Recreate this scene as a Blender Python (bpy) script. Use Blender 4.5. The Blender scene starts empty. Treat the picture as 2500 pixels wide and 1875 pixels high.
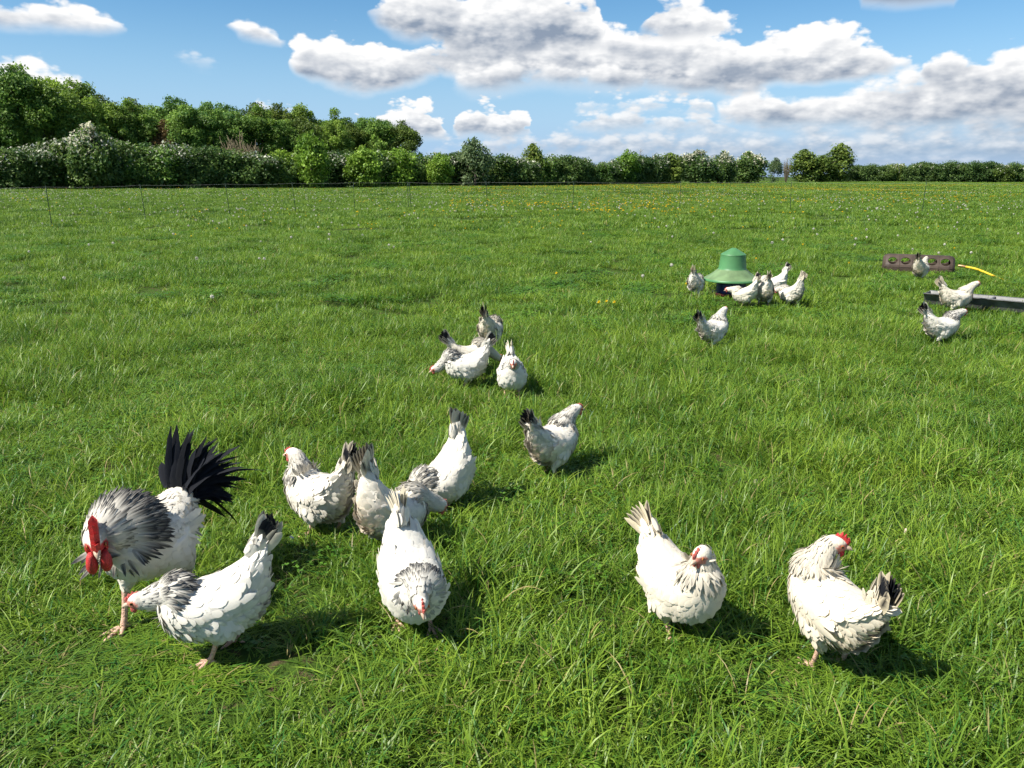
import bpy, math
import numpy as np
from mathutils import Vector

# ------------------------------------------------------------------ camera, sky, sun, exposure
scene = bpy.context.scene
rad = math.radians
CAM_H = 1.35
cam_data = bpy.data.cameras.new('camera')
cam_data.sensor_width = 36.0
cam_data.lens = 27.05
cam_data.clip_start = 0.05
cam_data.clip_end = 20000
cam = bpy.data.objects.new('camera', cam_data)
scene.collection.objects.link(cam)
cam.location = (0, 0, CAM_H)
cam.rotation_euler = (rad(90 - 15.07), 0, 0)
scene.camera = cam

SUN_EL, SUN_BEHIND = 50.0, 24.0          # sun high on the left, a little behind the camera
sun_dir = Vector((-math.cos(rad(SUN_BEHIND)) * math.cos(rad(SUN_EL)),
                  -math.sin(rad(SUN_BEHIND)) * math.cos(rad(SUN_EL)), math.sin(rad(SUN_EL))))
sun_data = bpy.data.lights.new('sun', 'SUN')
sun_data.energy = 4.6
sun_data.angle = rad(0.53)
sun_data.color = (1.0, 0.955, 0.88)
sun = bpy.data.objects.new('sun', sun_data)
sun.rotation_euler = sun_dir.to_track_quat('Z', 'Y').to_euler()
sun.location = (-20, -5, 30)
scene.collection.objects.link(sun)

scene.view_settings.view_transform = 'Standard'
scene.view_settings.look = 'None'
scene.view_settings.gamma = 1.0
scene.view_settings.exposure = 0.95
scene.render.engine = 'CYCLES'
cy = scene.cycles
cy.max_bounces = 4
cy.diffuse_bounces = 2
cy.glossy_bounces = 1
cy.transmission_bounces = 3
cy.transparent_max_bounces = 8
cy.use_denoising = True
cy.denoiser = 'OPENIMAGEDENOISE'
cy.denoising_input_passes = 'RGB_ALBEDO_NORMAL'
cy.denoising_prefilter = 'NONE'
cy.use_adaptive_sampling = True
cy.adaptive_threshold = 0.02
cy.adaptive_min_samples = 20
cy.caustics_reflective = False
cy.caustics_refractive = False
scene.render.filter_size = 1.1

world = bpy.data.worlds.new('World')
scene.world = world
world.use_nodes = True
# cumulus fields: each bank is (name, puff size, raggedness, edge softness, whiteness, opacity, [(azimuth, tan elevation of its top, of its base)])
CLOUDS = [
    ('far veil', 1, 0.0106, 0.0426, -0.07, 0.90, [(-4.98, 0.0352, -0.009), (-1.47, 0.0474, -0.009), (4.38, 0.0641, -0.009), (12.92, 0.0697, -0.0088), (20.91, 0.0736, -0.0084), (33.48, 0.0738, -0.0075)]),
    ('low band', 1, 0.0128, 0.0153, 0.15, 0.85, [(-6.97, 0.0389, 0.0263), (-2.91, 0.0498, 0.0265), (1.46, 0.0557, 0.0265), (7.24, 0.0581, 0.0273), (11.49, 0.0546, 0.0279), (15.63, 0.0471, 0.0293), (23.39, 0.0458, 0.0261), (33.46, 0.0449, 0.0246)]),
    ('horizon band', 1, 0.0085, 0.0102, 0.10, 0.75, [(-10.15, 0.0227, 0.0145), (1.46, 0.0255, 0.0147), (12.96, 0.023, 0.0153), (23.49, 0.0252, 0.0135), (33.6, 0.0237, 0.0131)]),
    ('low cumulus', 1, 0.0138, 0.0077, 0.17, 1.00, [(-10.68, 0.0749, 0.0843), (-10.02, 0.0812, 0.0491), (-8.33, 0.0905, 0.0436), (-6.33, 0.0942, 0.0438), (-4.91, 0.0821, 0.0439), (-4.4, 0.0641, 0.0459), (-4.0, 0.0498, 0.0536)]),
    ('low cumulus', 1, 0.0138, 0.0077, 0.19, 1.00, [(-4.11, 0.0546, 0.0689), (-3.64, 0.0823, 0.0459), (-2.02, 0.0928, 0.045), (-0.29, 0.0914, 0.045), (0.96, 0.0763, 0.046), (1.34, 0.0499, 0.0547)]),
    ('hedge-top cumulus', 1, 0.0085, 0.0068, 0.25, 1.00, [(-18.34, 0.0783, 0.0859), (-17.57, 0.0863, 0.0727), (-16.51, 0.089, 0.0731), (-15.46, 0.084, 0.0735), (-14.8, 0.0714, 0.0816)]),
    ('left cumulus', 0, 0.0181, 0.0085, 0.27, 1.00, [(-36.59, 0.1179, 0.0668), (-31.89, 0.1296, 0.0706), (-30.67, 0.125, 0.0716), (-29.2, 0.1195, 0.0727), (-28.18, 0.1047, 0.0776), (-27.6, 0.0823, 0.0948)]),
    ('far bank', 1, 0.0128, 0.0136, 0.05, 0.90, [(3.61, 0.0642, 0.0737), (4.91, 0.0821, 0.0516), (8.89, 0.0862, 0.0502), (12.8, 0.0804, 0.0496), (15.27, 0.069, 0.05), (18.21, 0.0629, 0.0483), (23.27, 0.0635, 0.0458), (33.32, 0.0618, 0.0396)]),
    ('flat bank', 1, 0.0138, 0.0119, 0.03, 0.95, [(3.88, 0.0737, 0.0898), (4.59, 0.0944, 0.0784), (7.15, 0.0968, 0.0771), (11.08, 0.0985, 0.0725), (13.83, 0.0948, 0.0689), (14.87, 0.0797, 0.0769), (15.35, 0.0666, 0.0795)]),
    ('right bank', 0, 0.0192, 0.0136, 0.05, 1.00, [(13.71, 0.0718, 0.0856), (14.53, 0.0899, 0.0622), (16.8, 0.1025, 0.0486), (19.4, 0.1036, 0.047), (22.16, 0.1053, 0.0461), (24.31, 0.1147, 0.0454), (27.74, 0.1237, 0.0457), (29.95, 0.1172, 0.0464), (33.06, 0.1173, 0.0457)]),
    ('right cumulus', 0, 0.0213, 0.0094, 0.11, 1.00, [(26.45, 0.0999, 0.1146), (27.18, 0.1344, 0.0971), (28.18, 0.1401, 0.09), (29.76, 0.1325, 0.0804), (30.81, 0.139, 0.0755), (32.85, 0.1398, 0.0718)]),
    ('main bank left', 0, 0.0266, 0.0094, 0.15, 1.00, [(-15.76, 0.1208, 0.1431), (-15.1, 0.1471, 0.1185), (-13.63, 0.1657, 0.1057), (-11.75, 0.1661, 0.0992), (-9.85, 0.1644, 0.0961), (-7.07, 0.1602, 0.1015), (-5.38, 0.148, 0.1121), (-4.4, 0.116, 0.1344)]),
    ('main bank back', 0, 0.0266, 0.0102, 0.21, 1.00, [(-7.46, 0.1383, 0.1474), (-5.92, 0.1794, 0.1157), (-3.67, 0.1979, 0.1067), (1.41, 0.2026, 0.1069), (4.23, 0.1933, 0.1067), (6.49, 0.1801, 0.1039), (8.16, 0.1777, 0.1035), (9.81, 0.1866, 0.1031), (12.53, 0.1849, 0.0998), (15.22, 0.1742, 0.0986), (17.08, 0.1552, 0.0999), (18.69, 0.1102, 0.119)]),
    ('right dome', 0, 0.0245, 0.0085, 0.19, 1.00, [(14.43, 0.1306, 0.1395), (15.24, 0.1589, 0.1022), (16.53, 0.1722, 0.0998), (17.78, 0.1813, 0.1035), (20.33, 0.1736, 0.0984), (22.78, 0.1674, 0.1002), (24.69, 0.1501, 0.1089), (25.93, 0.1296, 0.1179), (26.65, 0.108, 0.1288)]),
    ('main bank front', 0, 0.0213, 0.0170, -0.15, 1.00, [(-5.42, 0.0948, 0.1135), (-4.28, 0.1229, 0.0982), (-2.85, 0.1347, 0.0927), (1.42, 0.1431, 0.0975), (5.69, 0.1388, 0.0943), (9.89, 0.1351, 0.0924), (13.71, 0.1355, 0.0938), (15.59, 0.1232, 0.0962), (16.67, 0.1002, 0.107)]),
    ('dome front', 0, 0.0192, 0.0153, -0.11, 1.00, [(12.29, 0.1272, 0.1408), (13.1, 0.1501, 0.1187), (15.23, 0.1523, 0.1131), (17.34, 0.1463, 0.111), (18.53, 0.1235, 0.1191), (19.2, 0.1054, 0.123)]),
    ('centre lobe', 0, 0.0181, 0.0119, 0.03, 1.00, [(3.38, 0.1529, 0.1665), (4.22, 0.1709, 0.1482), (7.02, 0.1692, 0.142), (9.79, 0.1653, 0.1383), (11.98, 0.1543, 0.14), (13.34, 0.1357, 0.1482)]),
    ('upper bank', 0, 0.0224, 0.0102, 0.07, 1.00, [(-11.03, 0.1726, 0.2077), (-9.94, 0.2128, 0.1776), (-8.04, 0.2269, 0.158), (-4.19, 0.2285, 0.1418), (1.4, 0.2291, 0.1385), (5.03, 0.2195, 0.1407), (5.94, 0.1839, 0.1524), (6.99, 0.152, 0.1835)]),
    ('upper lobe', 0, 0.0213, 0.0102, 0.15, 1.00, [(8.5, 0.1605, 0.1873), (9.29, 0.2088, 0.1592), (11.04, 0.2163, 0.1557), (13.48, 0.1928, 0.1578), (15.1, 0.1698, 0.1575), (16.18, 0.1427, 0.169)]),
    ('small cumulus', 0, 0.0138, 0.0077, 0.17, 1.00, [(-19.54, 0.1615, 0.1742), (-19.03, 0.1765, 0.1654), (-18.29, 0.1849, 0.1506), (-17.42, 0.1807, 0.147), (-16.42, 0.1748, 0.146), (-15.41, 0.1591, 0.1459), (-14.5, 0.1439, 0.1593)]),
    ('left upper cumulus', 0, 0.0202, 0.0102, 0.17, 1.00, [(-35.92, 0.186, 0.1421), (-31.36, 0.1886, 0.1406), (-29.31, 0.1848, 0.1429), (-27.18, 0.1781, 0.1458), (-25.86, 0.1705, 0.1484), (-24.98, 0.1578, 0.152), (-24.42, 0.1436, 0.1623)]),
    ('wisp', 1, 0.0138, 0.0187, 0.05, 0.55, [(-22.45, 0.1246, 0.1332), (-21.85, 0.1337, 0.1243), (-20.86, 0.1406, 0.1182), (-19.9, 0.1312, 0.1189), (-19.28, 0.1163, 0.1295)]),
    ('dark base', 0, 0.0075, 0.0085, -0.70, 0.95, [(21.72, 0.18, 0.2007), (22.52, 0.2118, 0.1797), (24.74, 0.2083, 0.1734), (27.63, 0.2032, 0.1731), (28.55, 0.1701, 0.1898)])]

SKY_LIGHT, CLOUD_LIGHT = 0.068, 0.53
wnt = world.node_tree
wnt.nodes.clear()
WN, WL = wnt.nodes, wnt.links


def wput(sock, v):
    if isinstance(v, bpy.types.NodeSocket):
        WL.new(v, sock)
    else:
        sock.default_value = v


def wm(op, a, b=0.0, c=0.0, clamp=False):
    n = WN.new('ShaderNodeMath')
    n.operation = op
    n.use_clamp = clamp
    for s, v in zip(n.inputs, (a, b, c)):
        wput(s, v)
    return n.outputs[0]


def wrange(v, a, b, c=0.0, d=1.0, smooth=True):
    n = WN.new('ShaderNodeMapRange')
    n.interpolation_type = 'SMOOTHSTEP' if smooth else 'LINEAR'
    for k, x in zip(('Value', 'From Min', 'From Max', 'To Min', 'To Max'), (v, a, b, c, d)):
        wput(n.inputs[k], x)
    return n.outputs[0]


def wvec(x, y, z=0.0):
    n = WN.new('ShaderNodeCombineXYZ')
    for s, v in zip(n.inputs, (x, y, z)):
        wput(s, v)
    return n.outputs[0]


def wmix(fac, a, b):
    n = WN.new('ShaderNodeMix')
    n.data_type = 'RGBA'
    wput(n.inputs['Factor'], fac)
    wput(n.inputs['A'], a)
    wput(n.inputs['B'], b)
    return n.outputs['Result']


def wnoise(vec, scale, detail, rough=.55, dims='2D'):
    n = WN.new('ShaderNodeTexNoise')
    n.noise_dimensions = dims
    WL.new(vec, n.inputs['Vector'])
    n.inputs['Scale'].default_value = scale
    n.inputs['Detail'].default_value = detail
    n.inputs['Roughness'].default_value = rough
    return n.outputs['Fac']


def wpuff(vec, scale):
    """cauliflower heads: rounded cells at several sizes, broken up by fine noise"""
    v = WN.new('ShaderNodeTexVoronoi')
    v.voronoi_dimensions = '2D'
    v.feature = 'F1'
    WL.new(vec, v.inputs['Vector'])
    v.inputs['Scale'].default_value = scale
    v.inputs['Detail'].default_value = 2.0
    v.inputs['Roughness'].default_value = .5
    v.inputs['Lacunarity'].default_value = 2.3
    inv = wm('MULTIPLY_ADD', v.outputs['Distance'], -1.15, 1.05)
    nz = wnoise(vec, scale * .8, 5, .64)
    return wm('MULTIPLY_ADD', inv, .66, wm('MULTIPLY_ADD', nz, .80, -.23))


tcw = WN.new('ShaderNodeTexCoord')
sep = WN.new('ShaderNodeSeparateXYZ')
WL.new(tcw.outputs['Generated'], sep.inputs[0])
dx_, dy_, dz_ = sep.outputs
az_ = wm('ARCTAN2', dx_, dy_)
hyp_ = wm('SQRT', wm('MULTIPLY_ADD', dx_, dx_, wm('MULTIPLY', dy_, dy_)))
tan_ = wm('DIVIDE', dz_, wm('MAXIMUM', hyp_, .001))
SPAN = rad(38.0)                 # the banks go on round the horizon, mirrored every 76 degrees
azm = wm('SUBTRACT', wm('PINGPONG', wm('ADD', az_, SPAN), 2 * SPAN), SPAN)
pv = wvec(az_, wm('MULTIPLY', tan_, 1.45))
pl = wvec(wm('ADD', az_, -.011), wm('MULTIPLY_ADD', tan_, 1.45, .020))       # a step towards the sun
pv2 = wvec(az_, wm('MULTIPLY', tan_, 2.1))
pl2 = wvec(wm('ADD', az_, -.006), wm('MULTIPLY_ADD', tan_, 2.1, .012))
puffs = []
for sc_, p_, q_ in ((13.0, pv, pl), (25.0, pv2, pl2)):
    n0, n1 = wpuff(p_, sc_), wpuff(q_, sc_)
    puffs.append((n0, wm('SUBTRACT', n0, n1)))
(b0_, s0_), (b1_, s1_) = puffs
puffs[0] = (wm('MULTIPLY_ADD', b0_, .68, wm('MULTIPLY', b1_, .32)), wm('MULTIPLY_ADD', s0_, .75, wm('MULTIPLY', s1_, .70)))
soft_n = wnoise(pv, 9.0, 3, .5)
az_l = wm('MULTIPLY_ADD', wm('SUBTRACT', soft_n, .5), .05, azm)
ramp_fac = wm('MULTIPLY_ADD', az_l, 1 / (2 * SPAN), .5)

sky = WN.new('ShaderNodeTexSky')
sky.sky_type = 'NISHITA'
sky.sun_disc = False
sky.sun_elevation = rad(SUN_EL)
sky.sun_rotation = rad(270 - SUN_BEHIND)
sky.altitude = 60
sky.air_density = 1.0
sky.dust_density = 0.0
sky.ozone_density = 1.6

GREY, WHITE_C = (.275, .34, .445, 1), (1.0, 1.0, 1.0, 1)
HAZE_C = (.38, .50, .65, 1)
cloud_col, cloud_a = None, None

# one bank of cumulus as a node group: flat grey base, lit ragged crown
bank = bpy.data.node_groups.new('cloud_bank', 'ShaderNodeTree')
for nm_ in ('Bounds', 'Tan', 'Puff', 'Slope', 'Soft Noise', 'Amp', 'Edge', 'White', 'Opacity'):
    bank.interface.new_socket(nm_, in_out='INPUT', socket_type='NodeSocketColor' if nm_ == 'Bounds' else 'NodeSocketFloat')
for nm_ in ('Alpha', 'Light'):
    bank.interface.new_socket(nm_, in_out='OUTPUT', socket_type='NodeSocketFloat')
WN, WL = bank.nodes, bank.links
gi_, go_ = WN.new('NodeGroupInput'), WN.new('NodeGroupOutput')
I_ = gi_.outputs
sp_ = WN.new('ShaderNodeSeparateColor')
WL.new(I_['Bounds'], sp_.inputs[0])
t_, amp_, edge_ = I_['Tan'], I_['Amp'], I_['Edge']
top_, base_ = wm('SUBTRACT', sp_.outputs[0], .2), wm('SUBTRACT', sp_.outputs[1], .2)
dn_ = wm('SUBTRACT', I_['Puff'], .43)
d_top = wm('MULTIPLY_ADD', dn_, wm('MULTIPLY', amp_, 2.4), wm('SUBTRACT', top_, t_))
d_base = wm('MULTIPLY_ADD', wm('SUBTRACT', I_['Soft Noise'], .5), wm('MULTIPLY', amp_, 1.2), wm('MULTIPLY', wm('SUBTRACT', t_, base_), 1.2))
d_base = wm('MULTIPLY_ADD', dn_, wm('MULTIPLY', amp_, .5), d_base)
al_ = wm('MULTIPLY', wrange(d_top, 0.0, edge_, 0.0, I_['Opacity']), wrange(d_base, wm('MULTIPLY', edge_, -.6), wm('MULTIPLY', edge_, 1.8)))
hf = wm('DIVIDE', wm('SUBTRACT', t_, base_), wm('MAXIMUM', wm('SUBTRACT', top_, base_), .012))
body_ = wrange(wm('MULTIPLY_ADD', dn_, .36, hf), -.10, .86, .02, .86)
crown_ = wrange(d_top, 0.0, wm('MULTIPLY', amp_, 1.3), .34, 0.0)
v_ = wm('ADD', wm('ADD', body_, crown_), wm('MULTIPLY_ADD', I_['Slope'], .68, I_['White']), clamp=True)
WL.new(al_, go_.inputs['Alpha'])
WL.new(v_, go_.inputs['Light'])
WN, WL = wnt.nodes, wnt.links

for (nm_, set_, amp_, soft_, wb_, op_, tab_) in CLOUDS:
    n0, slope_ = puffs[set_]
    cr = WN.new('ShaderNodeValToRGB')
    cr.color_ramp.interpolation = 'LINEAR'
    els = cr.color_ramp.elements
    stops = [((a_ + 38.0) / 76.0, t_, b_) for a_, t_, b_ in tab_ if 0 < (a_ + 38.0) / 76.0 < 1]
    if stops[0][0] > .02 and tab_[0][0] > -36:
        s0 = stops[0]
        stops.insert(0, (max(s0[0] - .02, 0), s0[1] - .05, s0[2] + .05))
    if stops[-1][0] < .98 and tab_[-1][0] < 36:
        s0 = stops[-1]
        stops.append((min(s0[0] + .02, 1), s0[1] - .05, s0[2] + .05))
    while len(els) < len(stops):
        els.new(.5)
    for e_, (x_, t_, b_) in zip(els, stops):
        e_.position = x_
    for e_, (x_, t_, b_) in zip(els, stops):
        e_.color = (t_ + .2, b_ + .2, 0, 1)
    WL.new(ramp_fac, cr.inputs['Fac'])
    gb = WN.new('ShaderNodeGroup')
    gb.node_tree = bank
    for k_, x_ in (('Bounds', cr.outputs['Color']), ('Tan', tan_), ('Puff', n0), ('Slope', slope_), ('Soft Noise', soft_n), ('Amp', amp_), ('Edge', soft_), ('White', wb_), ('Opacity', op_)):
        wput(gb.inputs[k_], x_)
    al, v_ = gb.outputs['Alpha'], gb.outputs['Light']
    c_ = wmix(v_, GREY, WHITE_C)
    if cloud_col is None:
        cloud_col, cloud_a = c_, al
    else:
        cloud_col = wmix(al, cloud_col, c_)
        cloud_a = wm('SUBTRACT', 1.0, wm('MULTIPLY', wm('SUBTRACT', 1.0, cloud_a), wm('SUBTRACT', 1.0, al)))
# distance veils the lowest clouds
cloud_col = wmix(wrange(tan_, -.005, .085, .62, 0.0), cloud_col, HAZE_C)
# scattered cumulus over the rest of the dome
qd = wm('MAXIMUM', wm('ADD', dz_, .06), .05)
ov = wvec(wm('DIVIDE', dx_, qd), wm('DIVIDE', dy_, qd))
on = wnoise(ov, 1.15, 4, .55)
oa = wm('MULTIPLY', wrange(on, .50, .60), wrange(tan_, .205, .30))
oc = wmix(wrange(on, .50, .74), WHITE_C, GREY)
cloud_col = wmix(oa, cloud_col, oc)
cloud_a = wm('MAXIMUM', cloud_a, oa)

hsv = WN.new('ShaderNodeHueSaturation')
hsv.inputs['Saturation'].default_value = 1.36
WL.new(sky.outputs[0], hsv.inputs['Color'])
# pale blue air towards the horizon
air = wmix(wrange(tan_, -.02, .20, .92, 0.0), hsv.outputs[0], (2.2, 3.9, 6.7, 1))
bg_sky = WN.new('ShaderNodeBackground')
WL.new(air, bg_sky.inputs['Color'])
bg_sky.inputs['Strength'].default_value = SKY_LIGHT
bg_cl = WN.new('ShaderNodeBackground')
WL.new(cloud_col, bg_cl.inputs['Color'])
bg_cl.inputs['Strength'].default_value = CLOUD_LIGHT
low = WN.new('ShaderNodeMixShader')
WL.new(cloud_a, low.inputs['Fac'])
WL.new(bg_sky.outputs[0], low.inputs[1])
WL.new(bg_cl.outputs[0], low.inputs[2])
# above the banks only the open sky and scattered cumulus remain
bg_hi = WN.new('ShaderNodeBackground')
WL.new(oc, bg_hi.inputs['Color'])
bg_hi.inputs['Strength'].default_value = CLOUD_LIGHT
bg_sky2 = WN.new('ShaderNodeBackground')
WL.new(hsv.outputs[0], bg_sky2.inputs['Color'])
bg_sky2.inputs['Strength'].default_value = SKY_LIGHT
high = WN.new('ShaderNodeMixShader')
WL.new(oa, high.inputs['Fac'])
WL.new(bg_sky2.outputs[0], high.inputs[1])
WL.new(bg_hi.outputs[0], high.inputs[2])
mxw = WN.new('ShaderNodeMixShader')
WL.new(wm('GREATER_THAN', tan_, .305), mxw.inputs['Fac'])
WL.new(low.outputs[0], mxw.inputs[1])
WL.new(high.outputs[0], mxw.inputs[2])
wout = WN.new('ShaderNodeOutputWorld')
WL.new(mxw.outputs[0], wout.inputs['Surface'])
world.cycles.sampling_method = 'NONE'      # the sky is even enough to be found by bounced rays



# ------------------------------------------------------------------ helpers
COL = scene.collection


def mk(name, V, F, mat, parent=None, col=None, smooth=True):
    """one mesh object from numpy vertices and a face array, or a list of face arrays"""
    me = mesh_np(name, V, F, mat, col, smooth)
    o = bpy.data.objects.new(name, me)
    COL.objects.link(o)
    if parent is not None:
        o.parent = parent
    return o


def mesh_np(name, V, F, mat, col=None, smooth=True):
    V = np.asarray(V, np.float32).reshape(-1, 3)
    if isinstance(F, np.ndarray):
        F = [F]
    me = bpy.data.meshes.new(name)
    me.vertices.add(len(V))
    me.vertices.foreach_set('co', V.ravel())
    loops, starts, totals, at = [], [], [], 0
    for f in F:
        f = np.asarray(f, np.int32)
        if f.ndim == 1:
            f = f[None, :]
        n, k = f.shape
        loops.append(f.ravel())
        starts.append(at + np.arange(n, dtype=np.int32) * k)
        totals.append(np.full(n, k, np.int32))
        at += n * k
    loops = np.concatenate(loops)
    me.loops.add(len(loops))
    me.loops.foreach_set('vertex_index', loops)
    starts = np.concatenate(starts)
    me.polygons.add(len(starts))
    me.polygons.foreach_set('loop_start', starts)
    me.update(calc_edges=True)
    me.polygons.foreach_set('use_smooth', np.full(len(starts), smooth))
    if col is not None:
        c = np.ones((len(V), 4), np.float32)
        c[:, :3] = np.asarray(col, np.float32).reshape(-1, 3)
        a = me.attributes.new('Col', 'FLOAT_COLOR', 'POINT')
        a.data.foreach_set('color', c.ravel())
    if mat is not None:
        me.materials.append(mat)
    me.validate()
    me.update()
    return me


def empty(name, loc=(0, 0, 0), rz=0.0, scale=1.0):
    o = bpy.data.objects.new(name, None)
    o.empty_display_size = 0.1
    o.location = loc
    o.rotation_euler = (0, 0, rz)
    o.scale = (scale,) * 3
    COL.objects.link(o)
    return o


def tag(o, label=None, cat=None, group=None, kind=None):
    for k, v in (('label', label), ('category', cat), ('group', group), ('kind', kind)):
        if v:
            o[k] = v
    return o


class Acc:
    """collects vertices, faces and colours of several shapes into one mesh"""
    def __init__(self):
        self.V, self.F, self.C, self.n, self.NV = [], {}, [], 0, []

    def add(self, V, F, C=None, NV=None):
        V = np.asarray(V, float).reshape(-1, 3)
        for f in (F if isinstance(F, list) else [F]):
            f = np.asarray(f, int)
            if f.ndim == 1:
                f = f[None, :]
            self.F.setdefault(f.shape[1], []).append(f + self.n)
        self.V.append(V)
        if NV is not None:
            self.NV.append(NV)
        if C is None:
            C = (1, 1, 1)
        C = np.asarray(C, float)
        if C.ndim == 1:
            C = np.tile(C, (len(V), 1))
        self.C.append(C.reshape(-1, 3))
        self.n += len(V)

    def obj(self, name, mat, parent=None, smooth=True):
        o = mk(name, np.concatenate(self.V), [np.concatenate(f) for f in self.F.values()], mat, parent,
               np.concatenate(self.C), smooth)
        if self.NV and sum(map(len, self.NV)) == self.n == len(o.data.vertices):
            o.data.normals_split_custom_set_from_vertices(np.concatenate(self.NV))
        return o

    def mesh(self, name, mat, smooth=True):
        return mesh_np(name, np.concatenate(self.V), [np.concatenate(f) for f in self.F.values()], mat,
                       np.concatenate(self.C), smooth)


def nrm(a):
    a = np.asarray(a, float)
    return a / np.maximum(np.linalg.norm(a, axis=-1, keepdims=True), 1e-9)


def catmull(P, u):
    P = np.asarray(P, float)
    k = len(P)
    t = np.clip(np.asarray(u, float), 0, 1) * (k - 1)
    i = np.clip(t.astype(int), 0, k - 2)
    f = (t - i)[..., None]
    p1, p2 = P[i], P[i + 1]
    p0, p3 = P[np.maximum(i - 1, 0)], P[np.minimum(i + 2, k - 1)]
    return 0.5 * (2 * p1 + (p2 - p0) * f + (2 * p0 - 5 * p1 + 4 * p2 - p3) * f ** 2 + (3 * p1 - p0 - 3 * p2 + p3) * f ** 3)


def grid_faces(nu, nv, wrap=True):
    i = np.arange(nu - 1)[:, None]
    j = np.arange(nv if wrap else nv - 1)[None, :]
    j2 = (j + 1) % nv
    return np.stack([i * nv + j, i * nv + j2, (i + 1) * nv + j2, (i + 1) * nv + j], -1).reshape(-1, 4)


def closed_loft(S, nu, nv):
    """S(u,v) -> points; a closed tube with fans at its ends"""
    u = np.linspace(0, 1, nu)
    v = np.linspace(0, 2 * np.pi, nv, endpoint=False)
    uu, vv = np.meshgrid(u, v, indexing='ij')
    V = S(uu.ravel(), vv.ravel())
    F = [grid_faces(nu, nv)]
    a, b = V[:nv].mean(0), V[-nv:].mean(0)
    n = len(V)
    V = np.vstack([V, a, b])
    j = np.arange(nv)
    F.append(np.stack([np.full(nv, n), (j + 1) % nv, j], -1))
    o = (nu - 1) * nv
    F.append(np.stack([np.full(nv, n + 1), o + j, o + (j + 1) % nv], -1))
    return V, F


def tube_surf(path, radii, left0=(0, 1, 0), left1=None):
    path = np.asarray(path, float)
    radii = np.asarray(radii, float)
    if radii.ndim == 1:
        radii = np.stack([radii, radii], -1)
    l0 = np.asarray(left0, float)
    l1 = l0 if left1 is None else np.asarray(left1, float)

    def S(u, v):
        c = catmull(path, u)
        T = nrm(catmull(path, np.minimum(u + .01, 1)) - catmull(path, np.maximum(u - .01, 0)))
        w = np.clip(u, 0, 1)[:, None]
        L = l0 * (1 - w) + l1 * w
        L = nrm(L - (L * T).sum(-1, keepdims=True) * T)
        U = np.cross(T, L)
        r = np.maximum(catmull(radii, u), 0.0008)
        return c + L * (r[:, :1] * np.sin(v)[:, None]) + U * (r[:, 1:2] * np.cos(v)[:, None])
    return S


def ellipsoid(c, r, nu=10, nv=14):
    t = np.linspace(0, np.pi, nu)
    p = np.linspace(0, 2 * np.pi, nv, endpoint=False)
    tt, pp = np.meshgrid(t, p, indexing='ij')
    V = np.stack([np.sin(tt) * np.cos(pp), np.sin(tt) * np.sin(pp), -np.cos(tt)], -1).reshape(-1, 3)
    return V * np.asarray(r) + np.asarray(c), grid_faces(nu, nv)


def box(c, s):
    c, s = np.asarray(c, float), np.asarray(s, float) / 2
    V = c + np.array([[x, y, z] for x in (-1, 1) for y in (-1, 1) for z in (-1, 1)]) * s
    return V, np.array([[0, 1, 3, 2], [4, 6, 7, 5], [0, 4, 5, 1], [2, 3, 7, 6], [0, 2, 6, 4], [1, 5, 7, 3]])


def lathe(prof, n=48):
    """prof: list of (r, z), open polyline turned about z"""
    prof = np.asarray(prof, float)
    a = np.linspace(0, 2 * np.pi, n, endpoint=False)
    V = np.stack([prof[:, None, 0] * np.cos(a), prof[:, None, 0] * np.sin(a),
                  np.repeat(prof[:, 1:2], n, 1)], -1).reshape(-1, 3)
    return V, grid_faces(len(prof), n)[:, ::-1]


def gz(x, y):
    """height of the pasture: nearly flat, gently uneven"""
    x, y = np.asarray(x, float), np.asarray(y, float)
    near = 0.018 * np.sin(x * 1.1 + 0.6) * np.sin(y * 0.9 + 1.3) + 0.012 * np.sin(x * 2.3 - y * 1.7)
    far = 0.10 * np.sin(x * 0.11 + 1.0) * np.sin(y * 0.085)
    w = np.clip((np.hypot(x, y) - 8) / 20, 0, 1)
    return near * (1 - w) + far * w


# value noise used for scattering
def vnoise(x, y, seed=0):
    x, y = np.asarray(x, float), np.asarray(y, float)
    xi, yi = np.floor(x).astype(np.int64), np.floor(y).astype(np.int64)
    fx, fy = x - xi, y - yi
    fx, fy = fx * fx * (3 - 2 * fx), fy * fy * (3 - 2 * fy)

    def h(a, b):
        n = (a * 374761393 + b * 668265263 + seed * 1442695041) & 0x7fffffff
        n = ((n ^ (n >> 13)) * 1274126177) & 0x7fffffff
        return ((n ^ (n >> 16)) & 0xffff) / 65535.0
    return (h(xi, yi) * (1 - fx) + h(xi + 1, yi) * fx) * (1 - fy) + (h(xi, yi + 1) * (1 - fx) + h(xi + 1, yi + 1) * fx) * fy


# ------------------------------------------------------------------ materials
def new_mat(name):
    m = bpy.data.materials.new(name)
    m.use_nodes = True
    nt = m.node_tree
    nt.nodes.clear()
    return m, nt, nt.nodes, nt.links


def out_surface(nt, sock):
    o = nt.nodes.new('ShaderNodeOutputMaterial')
    nt.links.new(sock, o.inputs['Surface'])


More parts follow.
